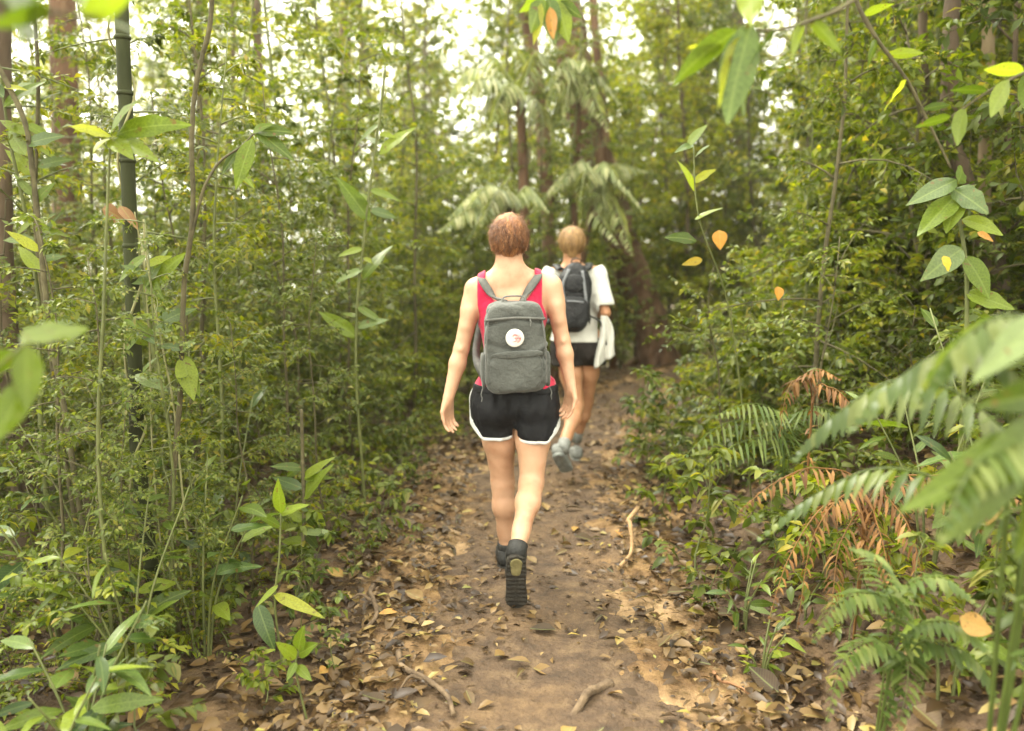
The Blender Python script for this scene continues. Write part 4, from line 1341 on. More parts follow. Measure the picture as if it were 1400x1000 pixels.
hair_strands(a, hc - org2, FW2, (0, -.2, .95), (.084, .111, .095), 160, lambda d: (d.y < .25 or d.z > .35) and d.z > -.95 + .5 * (d.y + .3), .11, .0008, lift=.015, mess=.7, down=.9)
s_ = obj('hair_locks', a.mesh('hair_locks'), M_HAIR2, hair2); s_['kind'] = 'stuff'
# shirt with short loose sleeves
F = Field((.05, 5.3, .80), (.82, 5.95, 1.56), h)
torso(F, J2, 1.04, .014); bust(F, J2, .012)
for s in 'LR':
    sh_, el = J2['sh' + s], J2['el' + s]
    F.cap(sh_, sh_ + (el - sh_) * .78, .064, .070, .04)
F.cap(J2['pelvis'] + Vector((0, 0, .12)), J2['pelvis'] + Vector((0, 0, -.02)), .165, .178, .05, (BACK, .74))
Xg, Yg, Zg = F.grid()
F.D += (.010 * vnoise(Xg * 1.5 + Yg, Zg * .8 + Xg * .5, 13, 25) + .005 * vnoise(Xg + Yg * 2, Zg * 1.3, 28, 26)).astype(np.float32)
zt = J2['shL'].z
ax_ = np.abs(Xg - J2['neck'].x)
slv = np.where((ax_ > .17), J2['elR'].z + .055 - Zg, -1)
kp = np.maximum(np.maximum(Zg - (zt + .012 + .42 * np.maximum(0, ax_ - .05) + .0 * Yg), (P(790, 468, 5.5).z) - Zg), slv)
obj('shirt', F.mesh('shirt', org2, keep=kp, inflate=.004), M_WHITE, p2)
F = Field((.05, 5.2, .55), (.82, 6.0, 1.05), h)
torso(F, J2, 1.0, .006)
for s in 'LR':
    hp, kn = J2['hip' + s], J2['knee' + s]
    sx = -1 if s == 'L' else 1
    F.cap(hp + Vector((sx * .01, 0, 0)), hp + (kn - hp) * .34 + Vector((sx * .016, 0, 0)), .104, .108, .03)
Xg, Yg, Zg = F.grid()
F.D += (.008 * vnoise(Xg * 2 + Yg, Zg * .5, 16, 35)).astype(np.float32)
kp = np.maximum(P(800, 500, 5.55).z - Zg, Zg - J2['pelvis'].z - .06)
obj('shorts', F.mesh('shorts', org2, keep=kp, inflate=.004), M_BROWNC, p2)
for s in 'LR':
    a = Acc()
    an, kn = J2['ank' + s], J2['knee' + s]
    d = (an - kn).normalized()
    a.tube([an - d * .055 - org2, an - d * .05 - org2, an - d * .01 - org2, an + d * .04 - org2], [.037, .042, .0425, .040], 18)
    obj('sock', a.mesh('sock', True), M_SHOEG, p2)
an = J2['ankR']; gl = float(tz(an.x, an.y + .1))
shoe(p2, Vector((an.x, an.y - .05, gl + .018)), Vector((an.x - .01, an.y + .25, gl + .014)), (0, 0, 1), org2, (M_SHOEG, M_SOLEG, M_SOLEG, M_LACE), patch=False)
an = J2['ankL']
toe = Vector((an.x + .05, 5.36, float(tz(an.x, 5.36)) + .03)); heel = P(762, 622, 5.13)
shoe(p2, heel, toe, (0, .70, .6), org2, (M_SHOEG, M_SOLEG, M_SOLEG, M_LACE), patch=False)

# ---- black backpack of the second person
bc = P(783, 407, 5.42)
bp = thing('backpack', 'black rounded backpack with grey stripes on the white shirt', 'backpack', bc)
bp.rotation_euler = (R(3), R(5), R(2))
obj('pack_body', soft_box('pack_body', .26, .16, .47, 34, 3.4, .008, .10, .15, 44, round_top=.75), M_PACKB, bp)
obj('front_pocket', soft_box('front_pocket', .20, .07, .22, 24, 3.2, .006, .08, .15, 49), M_PACKB, bp, (.01, -.085, -.09))
obj('upper_pocket', soft_box('upper_pocket', .15, .05, .12, 20, 3, .005, .2, 0, 51), M_PACKB, bp, (0, -.070, .10))
for x0, x1 in ((-.085, -.055), (.062, .088)):
    a = Acc(); ribbon(a, [(x0 * .6, -.070, .19), (x0, -.092, .08), (x1, -.098, -.05), (x1 * 1.1, -.080, -.17)], (1, 0, 0), .018, .004)
    obj('stripe', a.mesh('stripe', True), M_PACKG, bp)
a = Acc(); ribbon(a, [(-.05, -.118, -.015), (0, -.126, -.012), (.06, -.120, -.015)], (0, 0, 1), .012, .003)
obj('zip', a.mesh('zip', True), M_PACKG, bp)
a = Acc(); ribbon(a, [(-.03, .02, .215), (-.03, .0, .25), (0, -.01, .262), (.03, 0, .25), (.03, .02, .215)], (0, 1, 0), .02, .003)
obj('handle', a.mesh('handle', True), M_PACKB, bp)
bpM = Matrix.Translation(bc) @ bp.rotation_euler.to_matrix().to_4x4(); bpI = bpM.inverted()
for s, sx in (('L', -1), ('R', 1)):
    a = Acc(); shp = J2['sh' + s]; nx_ = J2['neck'].x
    pts = [bc + Vector((sx * .06, .06, .19)), Vector((nx_ + sx * .095, 5.50, shp.z + .045)), Vector((nx_ + sx * .115, 5.60, shp.z + .070)), Vector((nx_ + sx * .12, 5.72, shp.z - .02)), Vector((nx_ + sx * .14, 5.77, shp.z - .16)), Vector((nx_ + sx * .17, 5.68, shp.z - .30)), bc + Vector((sx * .12, .07, -.17))]
    ribbon(a, [bpI @ q for q in pts], [(1, 0, 0)] * 5 + [(.5, .5, 0), (0, 0, 1)], .05, .006, 40)
    obj('shoulder_strap', a.mesh('shoulder_strap', True), M_PACKB, bp)
a = Acc(); ribbon(a, [bpI @ P(x, y, Yd) for x, y, Yd in ((806, 432, 5.46), (820, 440, 5.43), (826, 458, 5.43), (829, 472, 5.44))], (1, 0, 0), .012, .003)
obj('loose_strap', a.mesh('loose_strap', True), M_PACKB, bp)

# ---- white cloth hanging at the right hip
cp = P(826, 432, 5.42)
n1, n2 = 22, 14
tt, ss = np.meshgrid(np.linspace(0, 1, n1), np.linspace(-1, 1, n2), indexing='ij')
wd_ = .020 + .050 * tt ** .7
xx = .020 * tt + ss * wd_ + .012 * np.sin(tt * 5)
zz = -tt * (.315 + .05 * -ss) 
yy = .022 * np.sin(ss * 5 + 1.5 * tt) * (.3 + tt) + .01 * np.sin(ss * 11) * tt
Vf = np.stack([xx, yy, zz], -1).reshape(-1, 3)
Vb = Vf + np.array([0, .006, 0])
ii = np.arange(n1 - 1)[:, None] * n2 + np.arange(n2 - 1)[None]
Q = np.stack([ii, ii + 1, ii + n2 + 1, ii + n2], -1).reshape(-1, 4)
N_ = n1 * n2
rim = np.concatenate([np.arange(n2), np.arange(1, n1) * n2 + n2 - 1, (n1 - 1) * n2 + np.arange(n2 - 1)[::-1], np.arange(1, n1 - 1)[::-1] * n2])
r2 = np.roll(rim, -1)
Q = np.concatenate([Q[:, ::-1], Q + N_, np.stack([rim, r2, r2 + N_, rim + N_], -1)])
setp(obj('hanging_cloth', np_mesh('hanging_cloth', np.concatenate([Vf, Vb]), Q, smooth=True), M_WHITE, loc=cp), 'loose white cloth hanging at the hip below the white shirt', 'cloth')

# ------------------------------------------------------------------ the plants one can pick out
LEAFM = {}


def lmesh(mat, ratio=.3, droop=.15, wave=.03, fold=.15, curl=0.0):
    k = (mat.name, ratio, droop, wave, fold, curl)
    if k not in LEAFM:
        me = big_leaf('broad_leaf', 1.0, ratio, droop, fold, 11, 4, curl, .06, 1.0, wave)
        me.materials.append(mat)
        LEAFM[k] = me
    return LEAFM[k]


def leaf_on(root, b, t, Yb, Yt=None, mat=None, ratio=.3, droop=.15, up=(0, -.75, .65), name='leaf', **kw):
    """a leaf of the plant ROOT from photo point b to t at the given distances"""
    p = P(b[0], b[1], Yb); q = P(t[0], t[1], Yt if Yt else Yb)
    if 'curl' not in kw: kw['curl'] = (-.07, 0.0, .06)[int(rng.integers(3))]
    kw.setdefault('wave', (.02, .05)[int(rng.integers(2))])
    o = obj(name, lmesh(mat or M_BIG, ratio, droop + (-.06, 0.0, .10)[int(rng.integers(3))], **kw), None, root)
    d = q - p
    return aim(o, p - root.location, d, up, d.length / .95)


def on_ground(px, Y):
    x = P(px, 500, Y).x
    return Vector((x, Y, gzf(x, Y) - .03))


def stem_part(root, pts, r0, r1, mat, name='stem', seg=8, n=24, bump=.08):
    a = Acc()
    sp = smooth_path([Vector(p) - root.location for p in pts], n)
    a.tube(sp, np.linspace(r0, r1, n), seg, bump)
    return obj(name, a.mesh(name, True), mat, root)


def frond(root, pts, mat, npin=26, pl=.22, pw=.022, hang=.35, fwd=.45, rr=.006, n=30, up=(0, 0, 1), jit=.06, shape=.8, stalk=.12):
    """a feather-shaped frond along a path, as one part of ROOT"""
    a = Acc()
    sp = smooth_path([Vector(p) - root.location for p in pts], n)
    a.tube(sp, np.linspace(rr, rr * .25, n), 5)
    t = stalk + (1 - stalk) * (np.arange(npin) + .5) / npin
    f = np.linspace(0, 1, n)
    C = np.stack([np.interp(t, f, sp[:, i]) for i in range(3)], -1)
    T = nrm(np.stack([np.interp(t, f, np.gradient(sp[:, i])) for i in range(3)], -1))
    S = nrm(np.cross(T, np.array(up, float) + rng.normal(0, .02, 3)))
    Ln = pl * np.sin(np.pi * np.clip(.08 + .9 * (t - stalk) / (1 - stalk), 0, 1) ** shape)
    Ln = np.maximum(Ln, pl * .12)
    for sg in (-1, 1):
        D = S * sg + T * fwd + rng.normal(0, jit, (npin, 3)); D[:, 2] -= hang
        a.leaves(C, D, np.tile(np.array(up, float), (npin, 1)) + rng.normal(0, .1, (npin, 3)), Ln * (.9 + .2 * rng.random(npin)), np.full(npin, pw), droop=.22, fold=.2, hi=True)
    return obj('frond', a.mesh('frond'), mat, root)


# ---- dark bamboo culm at the left
t = thing('bamboo', 'dark grey-green bamboo culm standing upright at the left', 'bamboo', on_ground(196, 3.2))
path = [t.location, P(190, 640, 3.2), P(186, 540, 3.2), P(179, 350, 3.2), P(173, 180, 3.2), P(168, 60, 3.2), P(164, -60, 3.2)]
stem_part(t, path, .030, .025, M_BAMBOO, 'culm', 14, 60, 0)
sp = smooth_path(path, 200)
for f in range(14, 200, 22):
    a = Acc(); q = sp[f] - np.array(t.location)
    a.tube([q - [0, 0, .008], q - [0, 0, .002], q + [0, 0, .003], q + [0, 0, .010]], [.0268, .0312, .0312, .0268], 16)
    obj('node_ring', a.mesh('node_ring', True), M_BAMBOO, t)
ln = thing('climbing_vine', 'thin pale vine curling round the dark bamboo culm', 'vine', on_ground(212, 3.1))
pts = []
for k in range(70):
    s = k / 69
    q = smooth_path(path, 70)[k]
    ang = s * 26
    rr = .034 + .018 * max(0, math.sin(s * 17)) ** 2
    pts.append((q[0] + rr * math.cos(ang), q[1] + rr * math.sin(ang), q[2]))
stem_part(ln, pts, .0055, .004, M_PSTEM, 'stem', 6, 260)
leaf_on(ln, (165, 282), (186, 310), 3.12, 3.1, M_DEADBROWN, .45, .3, curl=.3)
leaf_on(ln, (140, 285), (168, 298), 3.12, 3.1, M_DEADBROWN, .4, .2, curl=-.3)
for (b, e, m, rt) in (((188, 455), (170, 480), M_BIG, .4), ((190, 450), (215, 470), M_PALE, .35), ((186, 512), (226, 532), M_PALE, .35), ((180, 435), (165, 450), M_BIGY, .4)):
    leaf_on(ln, b, e, 3.12, 3.05, m, rt)

for px, Yd, sc_, lab in ((170, 2.85, .34, 'fine-leaved sapling covering the lower part of the bamboo'), (215, 2.95, .38, 'fine-leaved sapling between the bamboo and the liana'), (265, 3.2, .45, 'short fine-leaved sapling right of the liana foot'), (330, 3.5, .55, 'fine-leaved sapling between the liana and the left trail edge'), (110, 2.8, .5, 'fine-leaved sapling left of the bamboo foot'), (440, 4.0, .5, 'short sapling close to the left trail edge'), (50, 3.0, .55, 'fine-leaved sapling low near the left picture edge')):
    place(SAP[px % 6], on_ground(px, Yd), rng.random() * 6, sc_, lab, 'sapling', None)
    if 'group' in COL.objects[-1]: del COL.objects[-1]['group']

# ---- wavy liana with a fork
t = thing('liana', 'thin dark wavy liana rising from the thicket right of the bamboo', 'liana', on_ground(225, 3.0))
stem_part(t, [t.location, P(232, 740, 3.0), P(240, 620, 3.0), P(247, 530, 3.0), P(249, 460, 3.0), P(252, 385, 3.0), P(260, 330, 3.0), P(264, 270, 3.0), P(262, 200, 3.0), P(266, 130, 3.0), P(276, 80, 3.0), P(287, 35, 3.0), P(291, -30, 3.0)], .0105, .0085, M_STEM, 'stem', 8, 90, .25)
stem_part(t, [P(259, 335, 3.0), P(270, 290, 3.0), P(280, 255, 3.0), P(300, 222, 3.05), P(330, 200, 3.1), P(352, 178, 3.15)], .007, .003, M_STEM, 'branch', 6, 40, .25)
leaf_on(t, (250, 487), (263, 545), 3.0, 2.95, M_BIGY, .42, .1)
leaf_on(t, (252, 485), (270, 540), 3.02, 2.97, M_BIGY, .3, .1)
leaf_on(t, (250, 478), (222, 470), 3.0, 2.95, M_PALE, .35, .1)
leaf_on(t, (250, 478), (264, 468), 3.0, 2.95, M_PALE, .5, .1)
for b, e in (((330, 200), (300, 235)), ((318, 222), (345, 250)), ((350, 180), (395, 175)), ((345, 190), (320, 255)), ((350, 178), (400, 215)), ((345, 182), (365, 165))):
    leaf_on(t, b, e, 3.1, 3.05, M_BIG, .3, .15)

# ---- sapling with the bright rosette
t = thing('sapling', 'sapling topped by a rosette of bright yellow-green leaves beside the bamboo', 'sapling', on_ground(128, 2.7))
stem_part(t, [t.location, P(135, 640, 2.7), P(142, 420, 2.7), P(146, 300, 2.7), P(151, 188, 2.7)], .007, .004, M_GSTEM)
for b, e, rt in (((152, 187), (98, 168), .27), ((150, 185), (176, 136), .45), ((158, 185), (240, 152), .22), ((160, 190), (208, 207), .3), ((150, 190), (126, 199), .4), ((152, 190), (175, 205), .4)):
    leaf_on(t, b, e, 2.7, 2.6, M_BIGY, rt, .12)

# ---- slim bare stems at far left
for nm, lab, pts, Yd, r0, mt in (
        ('thin_trunk', 'leaning thin brown trunk close to the left picture edge', [(-30, 40), (5, 105), (35, 170), (45, 240), (55, 330), (68, 450), (88, 560), (110, 700)], 3.6, .014, M_STEM),
        ('thin_trunk', 'thin straight brown stem between the leaning trunk and the bamboo', [(42, -40), (52, 100), (50, 200), (48, 300), (60, 420), (80, 560), (104, 720)], 3.9, .011, M_STEM),
        ('pale_vine', 'pale thin vine slanting down just right of the bamboo', [(196, 300), (200, 350), (212, 420), (225, 490), (238, 560), (250, 680)], 3.1, .0045, M_PSTEM),
        ('pale_vine', 'second pale thin vine dropping straight beside the bamboo', [(184, 290), (196, 360), (202, 430), (206, 520), (210, 640)], 3.15, .0035, M_PSTEM),
        ('yellow_stem', 'pale yellow straight stem rising in the middle of the left thicket', [(527, 90), (518, 170), (505, 260), (496, 340), (488, 420), (487, 520), (494, 620), (500, 700)], 4.4, .0085, M_GSTEM),
        ('dark_stem', 'short dark upright stem at the left edge of the trail', [(412, 560), (414, 640), (416, 700), (415, 760)], 3.4, .010, M_STEM)):
    Yd2 = Yd
    t = thing(nm, lab, 'vine' if 'vine' in nm else 'sapling', on_ground(pts[-1][0], Yd))
    stem_part(t, [P(x, y, Yd) for x, y in pts] + [t.location], r0 * .75, r0, mt, 'stem', 8, 60, .2)
    # a few side twigs with leaves
    for k in range(4 if 'vine' not in nm else 2):
        i = 1 + k % (len(pts) - 2); b = pts[i]
        for m in range(4):
            sx = 1 if (k + m) % 2 else -1
            e = (b[0] + sx * (20 + 30 * rng.random()), b[1] + rng.normal(8, 14))
            leaf_on(t, (b[0], b[1] + m * 14), e, Yd, Yd - .1 + .2 * rng.random(), [M_BIG, M_BIGY, M_PALE][m % 3], .3, .2)

# ---- boughs that reach in from above
def bough(lab, twig, r, leaves, mat=M_STEM, name='overhanging_bough', extra=None):
    p0 = P(*twig[0])
    t = thing(name, lab, 'bough', p0)
    pts = [P(*q) for q in twig]
    if extra: pts = [Vector(e) for e in extra] + pts
    stem_part(t, pts, r, r * .4, mat, 'twig', 7, 40, .2)
    for b, e, Yb, Ye, m, rt in leaves:
        leaf_on(t, b, e, Yb, Ye, m, rt, .14, up=(.15 * rng.normal(), .8, .6))
    return t


bough('bough of broad blurred green leaves across the top left corner', [(-160, -70, 1.2), (-40, -20, 1.15), (60, 15, 1.1), (130, 25, 1.1)], .006,
      [((0, -5), (85, 38), 1.12, 1.05, M_BIG, .42), ((70, 18), (-30, 30), 1.1, 1.0, M_BIG, .35), ((112, 28), (190, -25), 1.1, 1.1, M_BIGY, .36), ((118, 26), (112, -40), 1.1, 1.15, M_BIGY, .4), ((128, 26), (205, 42), 1.1, 1.2, M_BIG, .18), ((40, 5), (60, -50), 1.1, 1.1, M_BIG, .4), ((20, 10), (40, 78), 1.12, 1.1, M_BIG, .3)])
bough('curved bright green leaves on a stalk at the left picture edge', [(-120, 700, 1.35), (-60, 560, 1.35), (0, 500, 1.3), (35, 470, 1.3)], .005,
      [((35, 472), (40, 560), 1.3, 1.28, M_BIGY, .4), ((38, 520), (-10, 605), 1.3, 1.25, M_BIG, .42), ((20, 480), (-40, 520), 1.3, 1.3, M_BIG, .4), ((30, 470), (115, 438), 1.3, 1.5, M_BIGY, .22)], M_GSTEM, 'leafy_stalk', [on_ground(-140, 1.35)])
bough('short twig of green and yellow leaves hanging at the top centre', [(760, -160, 2.5), (755, -60, 2.45), (750, -20, 2.4), (752, 5, 2.4)], .005,
      [((742, -8), (722, 55), 2.4, 2.35, M_BIG, .3), ((750, -5), (760, 62), 2.4, 2.38, M_DARKBIG, .38), ((760, -5), (778, 58), 2.4, 2.4, M_BIG, .4), ((740, -2), (702, 14), 2.4, 2.35, M_BIGY, .4), ((752, 10), (757, 57), 2.36, 2.33, M_ORANGE, .3), ((765, 2), (796, 24), 2.4, 2.4, M_BIG, .4), ((740, 5), (730, 62), 2.38, 2.36, M_BIGY, .22)])
bough('branch with long drooping green leaves at the upper right', [(1300, -110, 2.1), (1172, -3, 1.95), (1110, 28, 1.9), (1060, 42, 1.9), (1015, 40, 1.88)], .0065,
      [((1008, 42), (898, 110), 1.88, 1.82, M_BIG, .25), ((1024, -40), (1030, 40), 1.9, 1.86, M_BIG, .45), ((1028, 30), (985, 172), 1.88, 1.84, M_DARKBIG, .30), ((1015, 50), (966, 152), 1.88, 1.85, M_BIGY, .26), ((1020, 70), (1012, 160), 1.9, 1.88, M_BIG, .3), ((1060, 42), (1022, 85), 1.9, 1.86, M_BIG, .25), ((1100, 30), (1070, 85), 1.9, 1.88, M_BIGY, .28), ((1110, 28), (1150, 70), 1.9, 1.9, M_BIG, .3), ((985, 60), (930, 60), 1.88, 1.84, M_BIGY, .2)])
bough('thin dark branch slanting down from the top right', [(1155, -60, 2.6), (1172, 5, 2.6), (1200, 55, 2.6), (1240, 110, 2.6), (1268, 165, 2.6), (1300, 230, 2.6)], .008,
      [((1200, 55), (1178, 98), 2.6, 2.55, M_BIG, .35), ((1215, 75), (1262, 70), 2.6, 2.55, M_BIG, .3), ((1240, 110), (1205, 150), 2.6, 2.55, M_BIGY, .3), ((1262, 150), (1300, 140), 2.6, 2.55, M_PALE, .3), ((1180, 20), (1220, 5), 2.6, 2.6, M_BIG, .35)])
bough('slanting spray of yellow-green leaves at the right picture edge', [(1480, 60, 2.4), (1420, 90, 2.35), (1360, 120, 2.3), (1300, 160, 2.3)], .006,
      [((1400, 98), (1340, 90), 2.35, 2.3, M_BIGY, .25), ((1380, 110), (1350, 160), 2.3, 2.25, M_BIG, .3), ((1350, 125), (1295, 118), 2.3, 2.3, M_BIG, .28), ((1320, 148), (1300, 200), 2.3, 2.25, M_BIGY, .3), ((1300, 160), (1250, 172), 2.3, 2.3, M_BIG, .28), ((1410, 95), (1400, 160), 2.35, 2.3, M_BIG, .3)])

# ---- pale broad-leaved plant on the right bank
t = thing('broad_leaf_plant', 'plant with pale wide leaves on the upper right bank', 'plant', on_ground(1325, 3.2))
stem_part(t, [t.location, P(1322, 420, 3.2), P(1312, 300, 3.2), P(1305, 248, 3.2)], .010, .005, M_GSTEM)
for b, e, m, rt in (((1308, 246), (1244, 276), M_PALE, .3), ((1302, 258), (1352, 286), M_PALE, .62), ((1310, 250), (1322, 222), M_PALE, .5), ((1306, 268), (1258, 318), M_BIG, .36), ((1308, 270), (1296, 315), M_BIGY, .4), ((1315, 300), (1372, 312), M_BIG, .4), ((1318, 350), (1360, 400), M_BIG, .4), ((1316, 340), (1268, 372), M_PALE, .4), ((1320, 400), (1385, 420), M_BIG, .4)):
    leaf_on(t, b, e, 3.2, 3.1, m, rt, .12)
# pale slips of leaf among the shrubs
for i, (b, e, Yd, m, rt, lab) in enumerate((
        ((983, 315), (986, 346), 3.6, M_ORANGE, .75, 'orange leaf hanging in the upper shrubs right of the walkers'),
        ((1064, 392), (1067, 414), 3.6, M_ORANGE, .8, 'small orange-yellow leaf lower among the right shrubs'),
        ((1290, 350), (1302, 374), 3.0, M_BIGYEL, .7, 'yellow leaf hanging below the pale broad leaves at right'),
        ((1336, 318), (1366, 330), 3.0, M_ORANGE, .45, 'orange leaf just right of the pale broad leaves'),
        ((960, 355), (928, 362), 3.8, M_BIGYEL, .4, 'yellow leaf among the shrubs nearest the white shirt'),
        ((1312, 845), (1372, 872), 2.0, M_DEADBIG, .62, 'large curled tan leaf caught on the plants at lower right'),
        ((1345, 718), (1385, 695), 1.7, M_DEADBIG, .35, 'narrow orange-brown leaf under the blurred fronds at right'))):
    p = P(b[0], b[1], Yd); q = P(e[0], e[1], Yd - .03)
    o = obj('hanging_leaf', lmesh(m, rt, .2, curl=.12 if i == 5 else 0), None)
    aim(o, p, q - p, (.5 * rng.normal(), -.9, .4), .8 * (q - p).length / .95)
    setp(o, lab, 'leaf')
    a = Acc(); iv = o.matrix_local.inverted()
    a.tube(smooth_path([iv @ p, iv @ (p + Vector((.01, .03, .03))), iv @ (p + Vector((.03 * (1 if i % 2 else -1), .08, .10))), iv @ (p + Vector((.06 * (1 if i % 2 else -1), .2, .16)))], 12), .012, 5)
    obj('stalk', a.mesh('stalk', True), M_STEM, o)
t = thing('broad_leaf_plant', 'thin plant with narrow pale upright leaves by the right shrubs', 'plant', on_ground(1040, 4.2))
stem_part(t, [t.location, P(1000, 440, 3.9), P(956, 300, 3.7), P(948, 200, 3.7)], .0045, .003, M_GSTEM)
for b, e, m, rt in (((948, 198), (926, 202), M_PALE, .3), ((940, 200), (960, 170), M_PALE, .3), ((950, 215), (968, 198), M_PALE, .4), ((950, 262), (936, 220), M_BIGY, .25), ((950, 300), (985, 282), M_BIG, .3), ((952, 330), (915, 318), M_BIG, .3), ((948, 250), (975, 230), M_BIGY, .3)):
    leaf_on(t, b, e, 3.7, 3.62, m, rt, .12)

# ---- ferns and fronds on the right
t = thing('fern', 'large blurred fern with pale arching fronds at the right edge', 'fern', on_ground(1400, 1.75))
g = t.location
frond(t, [g, P(1400, 700, 1.72), P(1340, 560, 1.7), P(1230, 520, 1.75), P(1140, 570, 1.8), P(1085, 630, 1.85)], M_FERN, 30, .125, .022, .7, .35)
frond(t, [g, P(1380, 640, 1.6), P(1370, 520, 1.5), P(1330, 470, 1.5), P(1240, 510, 1.55), P(1160, 590, 1.6)], M_FERN, 30, .12, .022, .6, .35)
frond(t, [g, P(1420, 620, 1.5), P(1420, 470, 1.4), P(1380, 430, 1.35), P(1310, 470, 1.35), P(1250, 560, 1.35)], M_FERN, 26, .11, .022, .5, .4)
frond(t, [g, P(1400, 780, 1.7), P(1330, 680, 1.75), P(1210, 640, 1.85), P(1110, 680, 1.95), P(1035, 740, 2.05)], M_FERN, 28, .11, .020, .6, .35)
frond(t, [g, P(1440, 760, 1.5), P(1430, 640, 1.35), P(1390, 590, 1.3), P(1330, 640, 1.25), P(1280, 740, 1.2)], M_FERN, 26, .11, .022, .5, .4)
t = thing('broad_leaf_plant', 'plant with big soft grey-green leaves at the right picture edge', 'plant', on_ground(1700, 1.35))
stem_part(t, [t.location, P(1560, 700, 1.3), P(1450, 600, 1.28), P(1430, 560, 1.25)], .008, .004, M_GSTEM)
for b, e, rt, m in (((1440, 560), (1305, 735), .28, M_PALE), ((1455, 540), (1360, 540), .28, M_BIG), ((1435, 600), (1262, 672), .28, M_BIG), ((1450, 600), (1400, 760), .3, M_BIG), ((1430, 430), (1342, 510), .26, M_PALE)):
    leaf_on(t, b, e, 1.28, 1.2, m, rt, .18)
t = thing('palm_seedling', 'small feathery palm seedling on the right edge of the trail', 'palm', on_ground(1075, 3.9))
g = t.location
for pts in ([(1070, 590), (1040, 572), (985, 582), (935, 625)], [(1075, 585), (1060, 560), (1020, 552), (975, 570)], [(1085, 590), (1100, 560), (1130, 560), (1160, 590)], [(1072, 600), (1050, 595), (1000, 612), (955, 655)]):
    frond(t, [g] + [P(x, y, 3.85 - .08 * i) for i, (x, y) in enumerate(pts)], M_FERN, 22, .17, .014, .55, .5, .004)
t = thing('fern', 'low green fern at the lower right corner', 'fern', on_ground(1225, 2.1))
g = t.location
for pts in ([(1215, 850), (1180, 810), (1140, 830), (1110, 880)], [(1230, 850), (1240, 800), (1290, 790), (1340, 830)], [(1215, 900), (1180, 880), (1150, 910), (1130, 990)], [(1240, 900), (1290, 880), (1340, 910), (1370, 970)], [(1225, 870), (1210, 800), (1195, 760), (1160, 750)], [(1230, 920), (1240, 900), (1240, 940), (1225, 1010)], [(1235, 890), (1270, 850), (1320, 860), (1360, 900)]):
    frond(t, [g] + [P(x, y, 2.1 - .04 * i) for i, (x, y) in enumerate(pts)], M_FERN, 22, .075, .018, .3, .4, .003)
t = thing('dead_fern', 'withered orange-brown fern drooping over the right bank', 'fern', on_ground(1190, 2.75))
g = t.location
for k, pts in enumerate(([(1180, 700), (1130, 690), (1080, 760), (1050, 850)], [(1180, 690), (1150, 680), (1110, 740), (1090, 860)], [(1190, 690), (1230, 700), (1255, 760), (1265, 840)], [(1185, 700), (1200, 720), (1215, 780), (1225, 850)], [(1190, 680), (1260, 670), (1320, 700), (1370, 760)], [(1180, 680), (1120, 640), (1060, 660), (1010, 700)], [(1195, 680), (1280, 650), (1350, 660), (1400, 690)], [(1185, 700), (1150, 740), (1140, 800), (1135, 870)])):
    frond(t, [g] + [P(x, y, 2.75 - .09 * i) for i, (x, y) in enumerate(pts)], M_DEAD, 24, .085, .012, .8, .5, .004, jit=.2)
t = thing('dead_fern', 'small tuft of dead brown fronds between the shrubs on the bank', 'fern', on_ground(1110, 3.6))
g = t.location
for pts in ([(1110, 540), (1100, 515), (1120, 505), (1150, 520)], [(1110, 550), (1090, 520), (1075, 540), (1065, 600)], [(1112, 550), (1135, 530), (1160, 550), (1180, 590)]):
    frond(t, [g] + [P(x, y, 3.6 - .06 * i) for i, (x, y) in enumerate(pts)], M_DEAD, 20, .09, .013, .7, .5, .004, jit=.2)

# ---- plants with lance-shaped leaves: each leaf a part
LANCE = [(.20, .22), (.24, .3), (.28, .16)]


def lance_plant(loc, nst, H, L, lab, group=None, mats=(M_BIG, M_BIG, M_BIGY), name='lance_leaf_plant', lean=.45, stand=.25):
    t = thing(name, lab, 'plant', loc, 0, group)
    for s in range(nst):
        az = s * 2.4 + rng.random()
        h = H * (.6 + .5 * rng.random())
        d = Vector((math.cos(az), math.sin(az), 0))
        pts = [Vector((0, 0, 0)) + d * .02, d * (lean * h * .25) + Vector((0, 0, h * .5)), d * (lean * h * .8) + Vector((0, 0, h))]
        a = Acc(); sp = smooth_path(pts, 14); a.tube(sp, np.linspace(.006, .0025, 14), 6)
        obj('stem', a.mesh('stem', True), M_GSTEM, t)
        nl = 5
        for k in range(nl):
            f = .35 + .65 * (k + .5) / nl
            q = Vector([np.interp(f, np.linspace(0, 1, 14), sp[:, i]) for i in range(3)])
            sd = Vector((-d.y, d.x, 0)) * (1 if k % 2 else -1)
            dd = (d * (.35 + .5 * rng.random()) + sd * (.8 if k < nl - 1 else .1) + Vector((0, 0, stand + rng.normal(0, .25))))
            rt, dr = LANCE[int(rng.integers(3))]
            o = obj('leaf', lmesh(mats[int(rng.integers(len(mats)))], rt, dr, (.02, .05)[k % 2], .15, (-.08, 0.0, .07)[(k + s) % 3]), None, t)
            aim(o, q, dd, (0, 0, 1), L * (.55 + .5 * rng.random()), rng.normal(0, .3))
    return t


